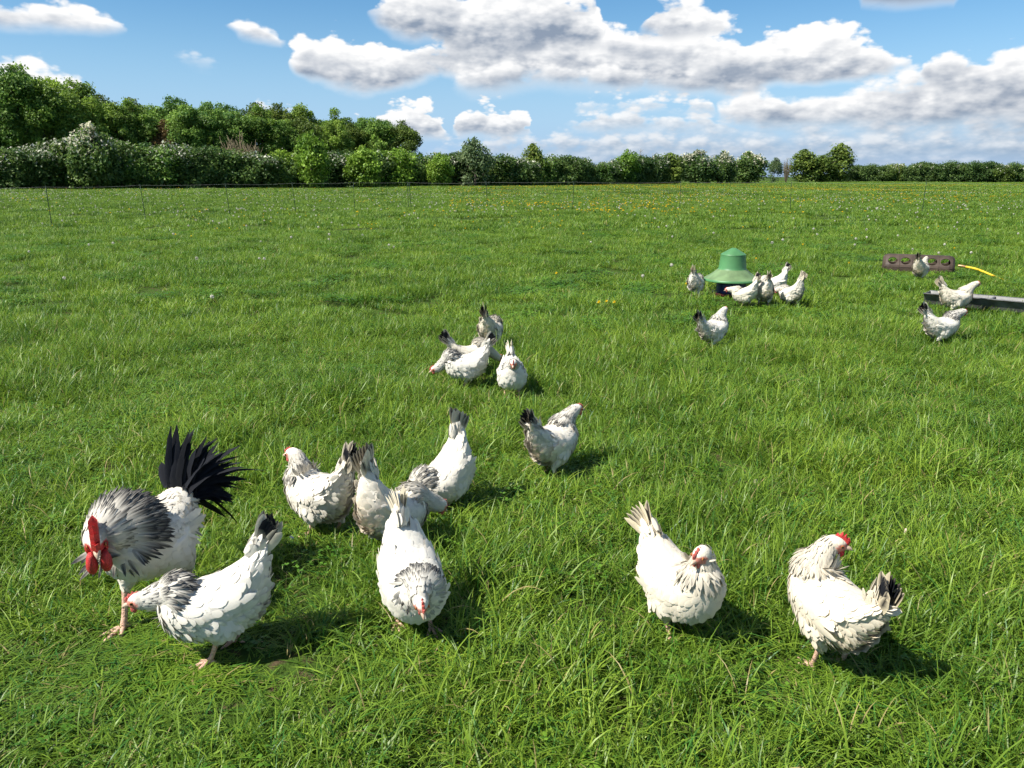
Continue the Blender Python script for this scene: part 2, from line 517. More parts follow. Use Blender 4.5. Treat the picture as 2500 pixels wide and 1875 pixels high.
def simple_mat(name, color, rough=0.6, spec=0.4, var=0.12, scale=20.0, bump=0.0, bump_scale=60.0, metallic=0.0, attr=False, sss=0.0):
    """principled with noise-varied colour and fine relief"""
    m, nt, N, L = new_mat(name)
    p = N.new('ShaderNodeBsdfPrincipled')
    tc = N.new('ShaderNodeTexCoord')
    nz = N.new('ShaderNodeTexNoise')
    nz.inputs['Scale'].default_value = scale
    nz.inputs['Detail'].default_value = 5
    L.new(tc.outputs['Object'], nz.inputs['Vector'])
    mr = N.new('ShaderNodeMapRange')
    mr.inputs['From Min'].default_value = 0.3
    mr.inputs['From Max'].default_value = 0.7
    mr.inputs['To Min'].default_value = 1 - var
    mr.inputs['To Max'].default_value = 1 + var
    L.new(nz.outputs['Fac'], mr.inputs['Value'])
    mul = N.new('ShaderNodeVectorMath')
    mul.operation = 'SCALE'
    if attr:
        a = N.new('ShaderNodeAttribute')
        a.attribute_name = 'Col'
        L.new(a.outputs['Color'], mul.inputs[0])
    else:
        mul.inputs[0].default_value = color
    L.new(mr.outputs['Result'], mul.inputs['Scale'])
    L.new(mul.outputs[0], p.inputs['Base Color'])
    p.inputs['Roughness'].default_value = rough
    p.inputs['Specular IOR Level'].default_value = spec
    p.inputs['Metallic'].default_value = metallic
    if sss:
        p.inputs['Subsurface Weight'].default_value = sss
        p.inputs['Subsurface Radius'].default_value = (0.01, 0.003, 0.002)
        p.inputs['Subsurface Scale'].default_value = 0.5
    if bump:
        n2 = N.new('ShaderNodeTexNoise')
        n2.inputs['Scale'].default_value = bump_scale
        n2.inputs['Detail'].default_value = 4
        L.new(tc.outputs['Object'], n2.inputs['Vector'])
        b = N.new('ShaderNodeBump')
        b.inputs['Strength'].default_value = bump
        b.inputs['Distance'].default_value = 0.01
        L.new(n2.outputs['Fac'], b.inputs['Height'])
        L.new(b.outputs['Normal'], p.inputs['Normal'])
    out_surface(nt, p.outputs[0])
    return m


def leafy_mat(name, trans=0.3, rough=0.5, spec=0.3, world_var=None):
    """thin foliage or feather: colour from the 'Col' attribute, some light passes through"""
    m, nt, N, L = new_mat(name)
    a = N.new('ShaderNodeAttribute')
    a.attribute_name = 'Col'
    colsock = a.outputs['Color']
    if world_var:
        sc, lo, hi, hue = world_var
        g = N.new('ShaderNodeNewGeometry')
        nz = N.new('ShaderNodeTexNoise')
        nz.inputs['Scale'].default_value = sc
        nz.inputs['Detail'].default_value = 3
        L.new(g.outputs['Position'], nz.inputs['Vector'])
        oi = N.new('ShaderNodeObjectInfo')
        ad = N.new('ShaderNodeMath')
        ad.operation = 'MULTIPLY_ADD'
        L.new(oi.outputs['Random'], ad.inputs[0])
        ad.inputs[1].default_value = 0.35
        L.new(nz.outputs['Fac'], ad.inputs[2])
        mr = N.new('ShaderNodeMapRange')
        mr.inputs['From Min'].default_value = 0.40
        mr.inputs['From Max'].default_value = 0.95
        mr.inputs['To Min'].default_value = lo
        mr.inputs['To Max'].default_value = hi
        L.new(ad.outputs[0], mr.inputs['Value'])
        mh = N.new('ShaderNodeMapRange')
        mh.inputs['From Min'].default_value = 0.40
        mh.inputs['From Max'].default_value = 0.95
        mh.inputs['To Min'].default_value = 0.5 + hue
        mh.inputs['To Max'].default_value = 0.5 - hue
        L.new(ad.outputs[0], mh.inputs['Value'])
        hs = N.new('ShaderNodeHueSaturation')
        L.new(colsock, hs.inputs['Color'])
        L.new(mr.outputs['Result'], hs.inputs['Value'])
        L.new(mh.outputs['Result'], hs.inputs['Hue'])
        colsock = hs.outputs['Color']
    p = N.new('ShaderNodeBsdfPrincipled')
    L.new(colsock, p.inputs['Base Color'])
    p.inputs['Roughness'].default_value = rough
    p.inputs['Specular IOR Level'].default_value = spec
    t = N.new('ShaderNodeBsdfTranslucent')
    L.new(colsock, t.inputs['Color'])
    mx = N.new('ShaderNodeMixShader')
    mx.inputs['Fac'].default_value = trans
    L.new(p.outputs[0], mx.inputs[1])
    L.new(t.outputs[0], mx.inputs[2])
    out_surface(nt, mx.outputs[0])
    return m


M_FEATHER = leafy_mat('feather', trans=0.12, rough=0.8, spec=0.15)
M_BODY = simple_mat('plumage_body', None, rough=0.85, spec=0.1, var=0.05, scale=40, bump=0.25, bump_scale=90, attr=True)
M_COMB = simple_mat('red_comb_skin', (0.50, 0.035, 0.035), rough=0.5, spec=0.4, var=0.25, scale=90, bump=0.5, bump_scale=300, sss=0.15)
M_HENCOMB = simple_mat('pale_comb_skin', (0.50, 0.11, 0.09), rough=0.55, spec=0.3, var=0.2, scale=90, bump=0.5, bump_scale=300, sss=0.15)
M_LEG = simple_mat('leg_scales', (0.58, 0.36, 0.26), rough=0.6, spec=0.3, var=0.3, scale=120, bump=0.5, bump_scale=220)
M_BEAK = simple_mat('beak_horn', (0.50, 0.36, 0.26), rough=0.4, spec=0.5, var=0.2, scale=120)
M_EYE = simple_mat('eye', None, rough=0.12, spec=0.6, var=0.0, attr=True)

# ------------------------------------------------------------------ poultry
FT = np.array([0, .28, .58, .84, 1.0])
FW = np.array([.55, .95, 1.0, .72, .10])
FW_LONG = np.array([.6, 1.0, .9, .6, .06])


def feathers(acc, P, D, N, L, W, lift, curl, cm, ce, widths=FW, off=0.001, camber=0.25):
    """curved feather blades; cm / ce are colours (n,rows,3) of the shaft line and of the edges"""
    P, D, N = np.asarray(P, float), nrm(D), nrm(N)
    n, r = len(P), len(FT)
    if n == 0:
        return
    N = nrm(N - (N * D).sum(-1, keepdims=True) * D)
    Sd = np.cross(N, D)
    L, W = np.broadcast_to(L, n).astype(float), np.broadcast_to(W, n).astype(float)
    lift, curl = np.broadcast_to(lift, n), np.broadcast_to(curl, n)
    t = FT[None, :]
    sp = P[:, None] + D[:, None] * (L[:, None] * t)[..., None] \
        + N[:, None] * (off + L[:, None] * (lift[:, None] * t - curl[:, None] * t ** 2))[..., None]
    hw = (W[:, None] * widths[None, :] * .5)[..., None]
    drop = N[:, None] * (camber * hw)
    V = np.stack([sp - Sd[:, None] * hw - drop, sp, sp + Sd[:, None] * hw - drop], 2)   # n,r,3,3
    cm = np.broadcast_to(np.asarray(cm, float).reshape((n, -1, 3) if np.ndim(cm) > 1 else (1, 1, 3)), (n, r, 3))
    ce = np.broadcast_to(np.asarray(ce, float).reshape((n, -1, 3) if np.ndim(ce) > 1 else (1, 1, 3)), (n, r, 3))
    C = np.stack([ce, cm, ce], 2)
    base = np.arange(n)[:, None, None] * (r * 3)
    i = np.arange(r - 1)[None, :, None] * 3
    j = np.arange(2)[None, None, :]
    f = base + i + j
    F = np.stack([f + 3, f + 4, f + 1, f], -1).reshape(-1, 4)
    # soft shading: each feather shades mostly like the body under it, a little rounded across and at the tip
    nv = N[:, None, None] + Sd[:, None, None] * (np.array([-.16, 0, .16])[None, None, :, None]) + D[:, None, None] * (np.array([-.05, 0, .02, .10, .18])[None, :, None, None])
    acc.add(V.reshape(-1, 3), F, C.reshape(-1, 3), nrm(nv).reshape(-1, 3))


def surf_sample(S, n, rng, u0=0.0, u1=1.0, test=None):
    m = n * 6
    u, v = rng.uniform(u0, u1, m), rng.uniform(0, 2 * np.pi, m)
    e = 1e-3
    p = S(u, v)
    du = (S(np.minimum(u + e, 1), v) - S(np.maximum(u - e, 0), v))
    dv = (S(u, v + e) - S(u, v - e))
    nn = np.cross(du, dv)
    a = np.linalg.norm(nn, axis=-1)
    if test is not None:
        a = a * test(p, u, v)
    idx = rng.choice(m, size=n, replace=False, p=a / a.sum())
    return p[idx], nrm(du[idx]), nrm(nn[idx]), u[idx], v[idx]


def rotY(a):          # nose-down positive
    c, s = math.cos(a), math.sin(a)
    return np.array([[c, 0, s], [0, 1, 0], [-s, 0, c]])


def rotZ(a):
    c, s = math.cos(a), math.sin(a)
    return np.array([[c, -s, 0], [s, c, 0], [0, 0, 1]])


HEN_ST = np.array([   # x, centre z, half width, up, down   (rear -> breast)
    [-.214, .362, .012, .016, .030],
    [-.200, .346, .036, .030, .080],
    [-.160, .300, .078, .050, .132],
    [-.105, .256, .108, .062, .140],
    [-.040, .232, .124, .066, .134],
    [.025, .224, .125, .072, .124],
    [.085, .226, .114, .078, .114],
    [.132, .234, .092, .076, .096],
    [.165, .243, .056, .052, .062],
    [.182, .248, .010, .012, .014]])
COCK_ST = np.array([
    [-.200, .372, .012, .020, .025],
    [-.180, .360, .045, .040, .055],
    [-.135, .335, .080, .058, .085],
    [-.080, .312, .104, .070, .105],
    [-.020, .300, .114, .078, .115],
    [.040, .300, .116, .084, .118],
    [.095, .308, .106, .086, .112],
    [.140, .318, .084, .076, .094],
    [.170, .326, .048, .050, .058],
    [.184, .330, .010, .012, .014]])


def chicken(name, label, x, y, heading, pitch=0.0, head=(.17, 0, .40), hyaw=0.0, hpitch=8.0, tint=(1, 1, 1), dark=.6,
            dirt=.3, tail_dark=.8, tail_len=.115, feet=((.03, 0), (-.04, 0)), q=1.0, size=1.0, seed=1, cock=False,
            comb=1.0, tail_fan=8.0, group='white hens with black necks and tails', roll=0.0, tail_up=0.0, stand=0.0):
    rng = np.random.default_rng(seed)
    tint = np.asarray(tint, float)
    root = empty(name, (x, y, float(gz(x, y)) - 0.004), rad(heading), size)
    tag(root, label, 'rooster' if cock else 'hen', None if cock else group)
    ST = (COCK_ST if cock else HEN_ST).copy()
    ST[:, 1] += stand
    ST[:, 2] *= .94
    hipz = (.30 if cock else .22) + stand
    piv = np.array([-.02, 0, hipz])
    RP = rotY(rad(pitch))
    if roll:
        c_, s_ = math.cos(rad(roll)), math.sin(rad(roll))
        RP = RP @ np.array([[1, 0, 0], [0, c_, -s_], [0, s_, c_]])

    def tb(p):
        return (np.asarray(p, float) - piv) @ RP.T + piv

    def Sbody(u, v):
        s = catmull(ST, u)
        c, sn = np.cos(v), np.sin(v)
        cc = np.sign(c) * np.abs(c) ** .92
        w = np.maximum(s[:, 2], .004)
        h = np.where(c > 0, np.maximum(s[:, 3], .004), np.maximum(s[:, 4], .004))
        # egg section: widest a little below the middle, flatter back
        z = s[:, 1] + h * cc
        yv = w * sn * (1 - .10 * np.clip(c, 0, 1))
        return tb(np.stack([s[:, 0], yv, z], -1))

    # neck and head
    nb = tb((.115, 0, (.385 if cock else .282) + stand))
    hd = rotZ(rad(hyaw)) @ rotY(rad(hpitch)) @ np.array([1., 0, 0])
    hl = rotZ(rad(hyaw)) @ np.array([0, 1., 0])
    hu = np.cross(hd, hl)
    hc = np.asarray(head, float)
    d0 = hc - nb
    d0n = nrm(d0)
    mid = nb * .5 + hc * .5 - hd * .018 - np.array([0, 0, .0])
    nin = nb - RP @ np.array([.045, 0, .045])
    path = np.array([nin, nb, mid, hc - hd * .024 - hu * .006, hc, hc + hd * .030 - hu * .003])
    if cock:
        rr = np.array([[.088, .082], [.098, .090], [.066, .066], [.038, .042], [.027, .033], [.011, .015]])
    else:
        rr = np.array([[.066, .064], [.074, .072], [.045, .048], [.031, .035], [.0275, .0315], [.010, .014]])
    Sneck = tube_surf(path, rr, (0, 1, 0), hl)

    # legs
    thighs, shank_data = [], []
    for sgn, (fx, fz) in zip((1, -1), feet):
        hip = tb((-.012, sgn * .062, hipz - .035))
        sh = (.135 if cock else .084) + stand * .7
        hock = np.array([fx - .030 + (-.02 if fz > 0 else 0), sgn * .056, sh + fz * .6])
        foot = np.array([fx + (-.03 if fz > .02 else 0), sgn * .056, .010 + fz])
        tp = np.array([hip + (0, 0, .03), hip * .72 + hock * .28, hip * .35 + hock * .65, hock, hock + (.002, 0, -.012)])
        k = 1.1 if cock else 1.0
        tr = np.array([[.056, .078], [.056, .076], [.040, .048], [.0150, .0165], [.008, .009]]) * k
        thighs.append(tube_surf(tp, tr))
        shank_data.append((hock, foot, sgn))

    # body: one continuous skin
    acc = Acc()
    nu, nv = (34, 28) if q > .6 else (24, 20)
    acc.add(*closed_loft(Sbody, nu, nv))
    acc.add(*closed_loft(Sneck, nu, nv))
    for S in thighs:
        acc.add(*closed_loft(S, 14, 16))
    tmp = acc.obj('tmp', None)
    md = tmp.modifiers.new('r', 'REMESH')
    md.mode = 'VOXEL'
    md.voxel_size = .0075 if q > .6 else .011
    sm = tmp.modifiers.new('s', 'SMOOTH')
    sm.factor = .5
    sm.iterations = 3
    dg = bpy.context.evaluated_depsgraph_get()
    me = bpy.data.meshes.new_from_object(tmp.evaluated_get(dg))
    old = tmp.data
    bpy.data.objects.remove(tmp)
    bpy.data.meshes.remove(old)
    me.name = 'body'
    V = np.empty(len(me.vertices) * 3, np.float32)
    me.vertices.foreach_get('co', V)
    V = V.reshape(-1, 3).astype(float)
    while me.attributes.get('Col'):
        me.attributes.remove(me.attributes['Col'])

    white = np.array([.70, .675, .615]) * tint
    tan = np.array([.60, .48, .33])
    rear_low = tb((-.13, 0, .15))

    def plum(P, jitter=.0):
        """plumage colour at points: white, stained tan low down behind"""
        n = len(P)
        d = np.linalg.norm((P - rear_low) * (1, .8, 1.0), axis=-1)
        k = np.clip(1.25 - d / .13, 0, 1) * dirt
        k = np.maximum(k, np.clip((.19 - P[:, 2]) / .12, 0, 1) * dirt * .8)
        k = k * rng.uniform(.6, 1.1, n)
        c = white * (1 - k[:, None]) + tan * k[:, None]
        return c * (1 + jitter * rng.normal(size=(n, 1)))

    C = plum(V)
    rel = V - hc
    hf, hs, hh = rel @ hd, rel @ hl, rel @ hu
    face = (hf > -.010 + np.abs(hh + .002) * .6) & (hh < .014) & (hh > (-.05 if cock else -.022)) & (np.linalg.norm(rel, axis=-1) < .060)
    facecol = np.array([.50, .05, .05]) if cock else np.array([.52, .21, .16])
    C[face] = facecol * (.85 + .3 * rng.random((face.sum(), 1)))
    on_neck = (np.linalg.norm(V - (nb * .6 + hc * .4), axis=-1) < .5 * np.linalg.norm(d0) + .02) & ~face
    C[on_neck] = C[on_neck] * (1 - .35 * dark)
    a = me.attributes.new('Col', 'FLOAT_COLOR', 'POINT')
    c4 = np.ones((len(V), 4), np.float32)
    c4[:, :3] = C
    a.data.foreach_set('color', c4.ravel())
    me.polygons.foreach_set('use_smooth', np.ones(len(me.polygons), bool))
    me.materials.clear()
    me.materials.append(M_BODY)
    bo = bpy.data.objects.new('body', me)
    COL.objects.link(bo)
    bo.parent = root

    # contour feathers
    fa = Acc()
    dn = np.array([0, 0, -1.0])
    nb_f = int((1900 if cock else 1800) * q)
    big = 1.0 if q > .6 else 1.35
    P, du, N, u, v = surf_sample(Sbody, nb_f, rng, .03, .96)
    side = np.abs(np.sin(v)) * (np.cos(v) < .6)
    D = -du + dn * (.25 * side)[:, None] + rng.normal(0, .10, (nb_f, 3))
    belly = np.cos(v) < -.25
    D[belly] += dn * .5
    L = rng.uniform(.030, .044, nb_f) * big
    W = rng.uniform(.022, .031, nb_f) * big
    fluff = belly & (u < .5)
    L[fluff] *= .85
    lift = rng.uniform(.008, .045, nb_f) + fluff * rng.uniform(0, .06, nb_f)
    c = plum(P, .035)
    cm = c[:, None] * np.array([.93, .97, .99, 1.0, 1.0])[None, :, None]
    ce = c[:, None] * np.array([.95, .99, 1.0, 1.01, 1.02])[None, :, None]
    # a few feathers on the shoulders carry a dark fleck
    fl = (u > .62) & (np.cos(v) > -.1) & (rng.random(nb_f) < .035 * dark)
    cm = np.array(cm)
    cm[fl, 2:4] *= .25
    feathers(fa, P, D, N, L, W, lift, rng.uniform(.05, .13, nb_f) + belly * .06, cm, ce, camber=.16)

    # thighs
    for S in thighs:
        n = int(230 * q)
        P, du, N, u, v = surf_sample(S, n, rng, .05, .82)
        c = plum(P, .04)
        feathers(fa, P, du + rng.normal(0, .15, (n, 3)) - np.array([.25, 0, 0]), N, rng.uniform(.026, .04, n) * big * (1.15 - u * .6),
                 rng.uniform(.022, .030, n) * big * (1.1 - u * .5), rng.uniform(.02, .09, n), .20, c, c)

    # saddle feathers that spill over the rump
    n = int((330 if cock else 150) * q)
    P, du, N, u, v = surf_sample(Sbody, n, rng, .06, .50, lambda p, u, v: (np.cos(v) > -.15) * 1.0)
    c = plum(P, .05)
    if cock:
        D = -du * .8 + dn * np.clip(np.abs(np.sin(v)), .1, 1)[:, None] * .85 + rng.normal(0, .08, (n, 3))
        cm = np.repeat(c[:, None], 5, 1)
        st = rng.random(n) < np.where(u < .3, .6, .25)
        cm[st, 2:] *= .12
        feathers(fa, P, D, N, rng.uniform(.07, .12, n), rng.uniform(.011, .017, n), rng.uniform(.06, .2, n), .12, cm, np.repeat(c[:, None], 5, 1), FW_LONG, off=.006)
    else:
        D = -du + rng.normal(0, .12, (n, 3))
        feathers(fa, P, D, N, rng.uniform(.045, .065, n), rng.uniform(.03, .042, n), rng.uniform(.02, .09, n), .10, c, c, off=.002)
    tag(fa.obj('plumage', M_FEATHER, root), kind='stuff')

    # folded wings
    for sgn in (1, -1):
        wa = Acc()
        pts, drs, nms, Ls, Ws, cs, flk = [], [], [], [], [], [], []
        rows = [(.128, .055, .030, .060, .036, 7), (.085, .05, .022, .075, .038, 8), (.035, .045, .012, .090, .040, 8),
                (-.02, .035, .004, .100, .036, 8), (-.060, .02, -.004, .105, .032, 7)]
        for (rx, rz, out, fl_, fw, cnt) in rows:
            for k in range(cnt):
                f = k / (cnt - 1)
                ang = rad(72 - 118 * f)     # round the barrel, from the back down the flank
                u_ = np.interp(rx, ST[:, 0], np.linspace(0, 1, len(ST)))
                vv = sgn * (rad(42) + f * rad(62))
                p = Sbody(np.array([u_ + (.03 * math.sin(f * 3.1))]), np.array([vv]))[0]
                e = 1e-3
                nn = nrm(np.cross(Sbody(np.array([u_ + e]), np.array([vv]))[0] - Sbody(np.array([u_ - e]), np.array([vv]))[0],
                                  Sbody(np.array([u_]), np.array([vv + e]))[0] - Sbody(np.array([u_]), np.array([vv - e]))[0]))
                d = RP @ np.array([-1.0, -sgn * .10, -.30 + .52 * f]) + rng.normal(0, .05, 3)
                pts.append(p - nn * .005 + rng.normal(0, .003, 3))
                drs.append(d)
                nms.append(nn)
                Ls.append(fl_ * rng.uniform(.9, 1.1))
                Ws.append(fw * rng.uniform(.9, 1.1))
                flk.append(f)
        pts, drs, nms = map(np.array, (pts, drs, nms))
        c = plum(pts, .03)
        c[:] = c * .5 + white * .5
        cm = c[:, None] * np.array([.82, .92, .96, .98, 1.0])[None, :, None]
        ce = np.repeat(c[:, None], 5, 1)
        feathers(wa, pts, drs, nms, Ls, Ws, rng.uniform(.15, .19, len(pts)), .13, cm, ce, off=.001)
        tag(wa.obj('wing', M_FEATHER, root))

    # hackle: dark shaft, pale edge
    ha = Acc()
    n = int((900 if cock else 480) * (q if q > .6 else q * 1.1))
    P, du, N, u, v = surf_sample(Sneck, n, rng, .16, .63)
    order = np.clip((u - .16) / .47, 0, 1)               # 0 base .. 1 head
    D = -du + rng.normal(0, .06, (n, 3))
    L = (rng.uniform(.070, .105, n) if cock else rng.uniform(.034, .056, n)) * (1.1 - .70 * order) * big
    W = (rng.uniform(.013, .020, n) if cock else rng.uniform(.011, .017, n)) * (1.1 - .60 * order) * big
    pale = white * (.86 if cock else .92)
    sm_ = np.clip((.92 - order) / .55, 0, 1)
    strength = np.clip(dark * 1.25 * sm_ * sm_ * (3 - 2 * sm_) * rng.uniform(.6, 1.3, n), 0, 1)
    if dark >= .6:          # streaks: a feather is either dark or pale
        strength = np.where(rng.random(n) < strength, 1.0, .12 * strength)
    if not cock:
        front = (N @ RP[:, 0] > .55) & (order < .6)
        strength[front] *= .45
    cm = np.repeat((pale * rng.uniform(.92, 1.0, (n, 1)))[:, None], 5, 1)
    ink = np.array([.012, .013, .017])
    kf = np.array([.1, .45, .9, 1.0, .9])
    k = (strength[:, None] * kf)[..., None]
    cm = cm * (1 - k) + ink * k
    ce = np.repeat((pale * rng.uniform(.85, 1.0, (n, 1)))[:, None], 5, 1)
    band = np.clip(((.86 if cock else .58) - order) / .30, 0, 1) * np.clip(dark * 1.25 - .25, 0, 1) * rng.uniform(.55, 1.25, n)
    ke = (np.clip(np.maximum((strength - .5) * .8, band * strength), 0, 1)[:, None] * np.array([0, .15, .5, .9, 1.0]))[..., None]
    ce = ce * (1 - ke) + ink * ke
    feathers(ha, P, D, N, L, W, rng.uniform(.05, .14, n) * (1.5 if cock else 1) * (1.1 - .7 * order), .08, cm, ce, FW_LONG, off=.004)
    tag(ha.obj('neck_hackle', M_FEATHER, root), kind='stuff')

    # tail
    ta = Acc()
    tbp = tb((-.188, 0, (.368 if not cock else .385) + stand))
    pts, drs, nms, Ls, Ws, cms, ces, crl = [], [], [], [], [], [], [], []
    blk = np.array([.010, .011, .014])
    if not cock:
        for sgn in (1, -1):
            for k in range(6):
                f = k / 5
                el, yaw = 66 + tail_up - 26 * f, (2 + tail_fan * f ** .8) * sgn
                d = RP @ (rotZ(rad(-yaw)) @ np.array([-math.cos(rad(el)), 0, math.sin(rad(el))]))
                nn = RP @ np.array([-.25, sgn * 1.0, .22])
                pts.append(tbp + RP @ np.array([-.005 - .012 * f, sgn * (.008 + .010 * f), .010 - .035 * f]))
                drs.append(d)
                nms.append(nn)
                Ls.append(tail_len * (1.0 - .10 * f) * rng.uniform(.93, 1.05))
                Ws.append(.036)
                cw = white * np.array([1.0, .95, .84]) * rng.uniform(.9, 1.02)
                black = rng.random() < np.clip(tail_dark * (1.35 if 1 <= k <= 4 else .75), 0, 1)
                m_ = np.array([0, .5, 1, 1, 1.0]) if black else np.array([0, 0, .25, .35, .1]) * tail_dark
                e_ = m_ * (np.array([0, .8, 1, 1, .8]) if (k in (1, 2, 3) and tail_dark > .7) else np.array([0, 0, .15, .2, .1]))
                cms.append(cw * (1 - m_[:, None]) + blk * m_[:, None])
                ces.append(cw * (1 - e_[:, None]) + blk * e_[:, None])
                crl.append(-.08 * rng.random())
        feathers(ta, pts, drs, nms, Ls, Ws, 0.04, np.array(crl), np.array(cms), np.array(ces), off=.001, camber=.35)
        # white coverts round the root of the tail
        n = int(60 * max(q, .6))
        ang = rng.uniform(0, 2 * np.pi, n)
        rr_ = rng.uniform(.008, .030, n)
        loc = np.stack([rng.uniform(.0, .045, n), rr_ * np.sin(ang), rr_ * 1.2 * np.cos(ang) - .022], -1)
        out = np.stack([.45 * np.cos(ang) * 0 + .35 * np.clip(np.cos(ang), 0, 1), np.sin(ang), np.cos(ang)], -1)
        ce_ = rad(48 + tail_up)
        d = np.stack([-np.ones(n) * math.cos(ce_), .12 * np.sin(ang), math.sin(ce_) + .08 * np.cos(ang)], -1) + rng.normal(0, .06, (n, 3))
        c = np.tile(white, (n, 1)) * rng.uniform(.93, 1.02, (n, 1))
        cm = np.repeat(c[:, None], 5, 1)
        dk = rng.random(n) < .12 * tail_dark
        cm[dk, 2:4] *= .2
        feathers(ta, tbp + loc @ RP.T, d @ RP.T, out @ RP.T, rng.uniform(.045, .078, n), rng.uniform(.018, .027, n), .03, .06, cm, np.repeat(c[:, None], 5, 1), off=.002)
    else:
        n = 120
        for k in range(n):
            sgn = 1 if k % 2 else -1
            f = rng.random()
            sick = k < 26
            el, yaw = (100 - 105 * f), (2 + 58 * rng.random()) * sgn
            d = RP @ (rotZ(rad(-yaw)) @ np.array([-math.cos(rad(el)), 0, math.sin(rad(el))]))
            pts.append(tbp + RP @ np.array([rng.uniform(-.03, .04), sgn * rng.uniform(.0, .045), rng.uniform(-.05, .02)]))
            drs.append(d)
            nms.append(RP @ np.array([.75, -sgn * .25 * rng.random(), .85]) + rng.normal(0, .22, 3))
            Ls.append(rng.uniform(.15, .21) if sick else rng.uniform(.09, .17))
            Ws.append(rng.uniform(.022, .030) if sick else rng.uniform(.026, .038))
            sh = blk * rng.uniform(.7, 1.6)
            cms.append(np.tile(sh, (5, 1)))
            ces.append(np.tile(sh * 1.5, (5, 1)))
            crl.append(rng.uniform(.7, 1.35))
        feathers(ta, pts, drs, nms, Ls, Ws, 0.30, np.array(crl), np.array(cms), np.array(ces), off=.001, camber=.3)
    ta.obj('tail', M_FEATHER, root)

    # legs with toes
    for hock, foot, sgn in shank_data:
        la = Acc()
        k = 1.25 if cock else 1.0
        sp = np.array([hock + (0, 0, .006), hock * .7 + foot * .3, hock * .3 + foot * .7, foot + (.002, 0, .006), foot + (.004, 0, -.004)])
        la.add(*closed_loft(tube_surf(sp, np.array([.0105, .0085, .0080, .0095, .006]) * k), 12, 10))
        for az, ln in ((0, .064), (36, .052), (-36, .052), (170, .028)):
            az = az + sgn * 6
            d = np.array([math.cos(rad(az)), math.sin(rad(az)), 0])
            z0 = foot[2]
            droop = -.35 if z0 > .03 else 0
            tp = np.array([foot + (0, 0, .004), foot + d * ln * .3 * k + (0, 0, .006 + droop * ln * .3), foot + d * ln * .65 * k + (0, 0, .0 + droop * ln * .65),
                           foot + d * ln * .92 * k + (0, 0, -.002 + droop * ln), foot + d * ln * 1.12 * k + (0, 0, -.006 + droop * ln * 1.2)])
            tr = np.array([.0072, .0066, .0062, .0042, .0010]) * k
            left = np.array([-d[1], d[0], 0])
            la.add(*closed_loft(tube_surf(tp, tr, left), 9, 8))
        la.obj('leg', M_LEG, root)

    # beak, comb, wattles, eyes
    ks = 1.15 if cock else 1.0
    bt = hc + hd * .030 - hu * .003
    bp = np.array([bt - hd * .006, bt + hd * .006, bt + hd * .016 - hu * .002, bt + hd * .023 - hu * .007])
    ba = Acc()
    ba.add(*closed_loft(tube_surf(bp, np.array([[.0095, .0105], [.0080, .0085], [.0045, .0050], [.0006, .0008]]) * ks, hl), 9, 10))
    ba.obj('beak', M_BEAK, root)

    def blade(outline, thick, mat, nm):
        """comb: outline in (forward, up) turned into a thick blade with pinched edge"""
        o = np.asarray(outline, float)
        n_ = len(o)
        cen = o.mean(0)
        cen[1] *= .8
        inner = cen + (o - cen) * .72
        P3 = []
        for s_, pts2 in ((0, o), (thick / 2, inner), (-thick / 2, inner)):
            P3.append(hc + pts2[:, :1] * hd + pts2[:, 1:] * hu + hl * s_)
        Vb = np.concatenate(P3)
        j = np.arange(n_)
        j2 = (j + 1) % n_
        Fb = [np.stack([j, j2, n_ + j2, n_ + j], -1), np.stack([j2, j, 2 * n_ + j, 2 * n_ + j2], -1),
              (n_ + j), (2 * n_ + j)[::-1]]
        b_ = Acc()
        b_.add(Vb, Fb)
        return b_.obj(nm, mat, root, smooth=False)

    if cock:
        ol = [(.040, .006), (.046, .020), (.050, .046), (.038, .036), (.034, .070), (.022, .048), (.014, .084), (.004, .054),
              (-.010, .086), (-.016, .054), (-.030, .072), (-.034, .046), (-.052, .050), (-.046, .026), (-.030, .014), (0, .012)]
        blade([(a_ * 1.15, .004 + b_ * 1.22) for a_, b_ in ol], .024, M_COMB, 'comb')
    else:
        h = comb
        ol = [(.036, .006), (.037, .012 + .006 * h), (.031, .014 + .012 * h), (.025, .014 + .008 * h), (.017, .018 + .017 * h), (.010, .020 + .009 * h), (.002, .022 + .018 * h),
              (-.005, .022 + .009 * h), (-.013, .022 + .013 * h), (-.020, .022 + .005 * h), (-.016, .014), (.010, .012)]
        blade(ol, .010, M_COMB if comb > 1.3 else M_HENCOMB, 'comb')
    for sgn in (1, -1):
        if cock:
            c_ = hc + hd * .026 - hu * .050 + hl * sgn * .019
            wp = np.array([c_ + hu * .038, c_ + hu * .016, c_ - hu * .020, c_ - hu * .046])
            wr = np.array([[.008, .012], [.014, .024], [.017, .026], [.004, .008]])
        else:
            g_ = .6 + .5 * comb
            c_ = hc + hd * .017 - hu * .020 + hl * sgn * .008
            wp = np.array([c_ + hu * .010, c_ + hu * .003, c_ - hu * .007 * g_, c_ - hu * .014 * g_])
            wr = np.array([[.003, .006], [.0045, .009], [.0045, .010], [.001, .003]])
        w_ = Acc()
        w_.add(*closed_loft(tube_surf(wp, wr, hl), 9, 10))
        w_.obj('wattle', M_COMB if (cock or comb > 1.3) else M_HENCOMB, root)
        if cock:
            e_ = Acc()
            e_.add(*ellipsoid((0, 0, 0), (1, 1, 1), 7, 10))
            V_ = e_.V[0]
            e_.V[0] = hc + hd * -.010 - hu * .018 + hl * sgn * .024 + V_[:, :1] * .018 * hd + V_[:, 1:2] * .009 * hl + V_[:, 2:] * .028 * hu
            e_.obj('earlobe', M_COMB, root)
        ev, ef = ellipsoid((0, 0, 0), (1, 1, 1), 9, 12)
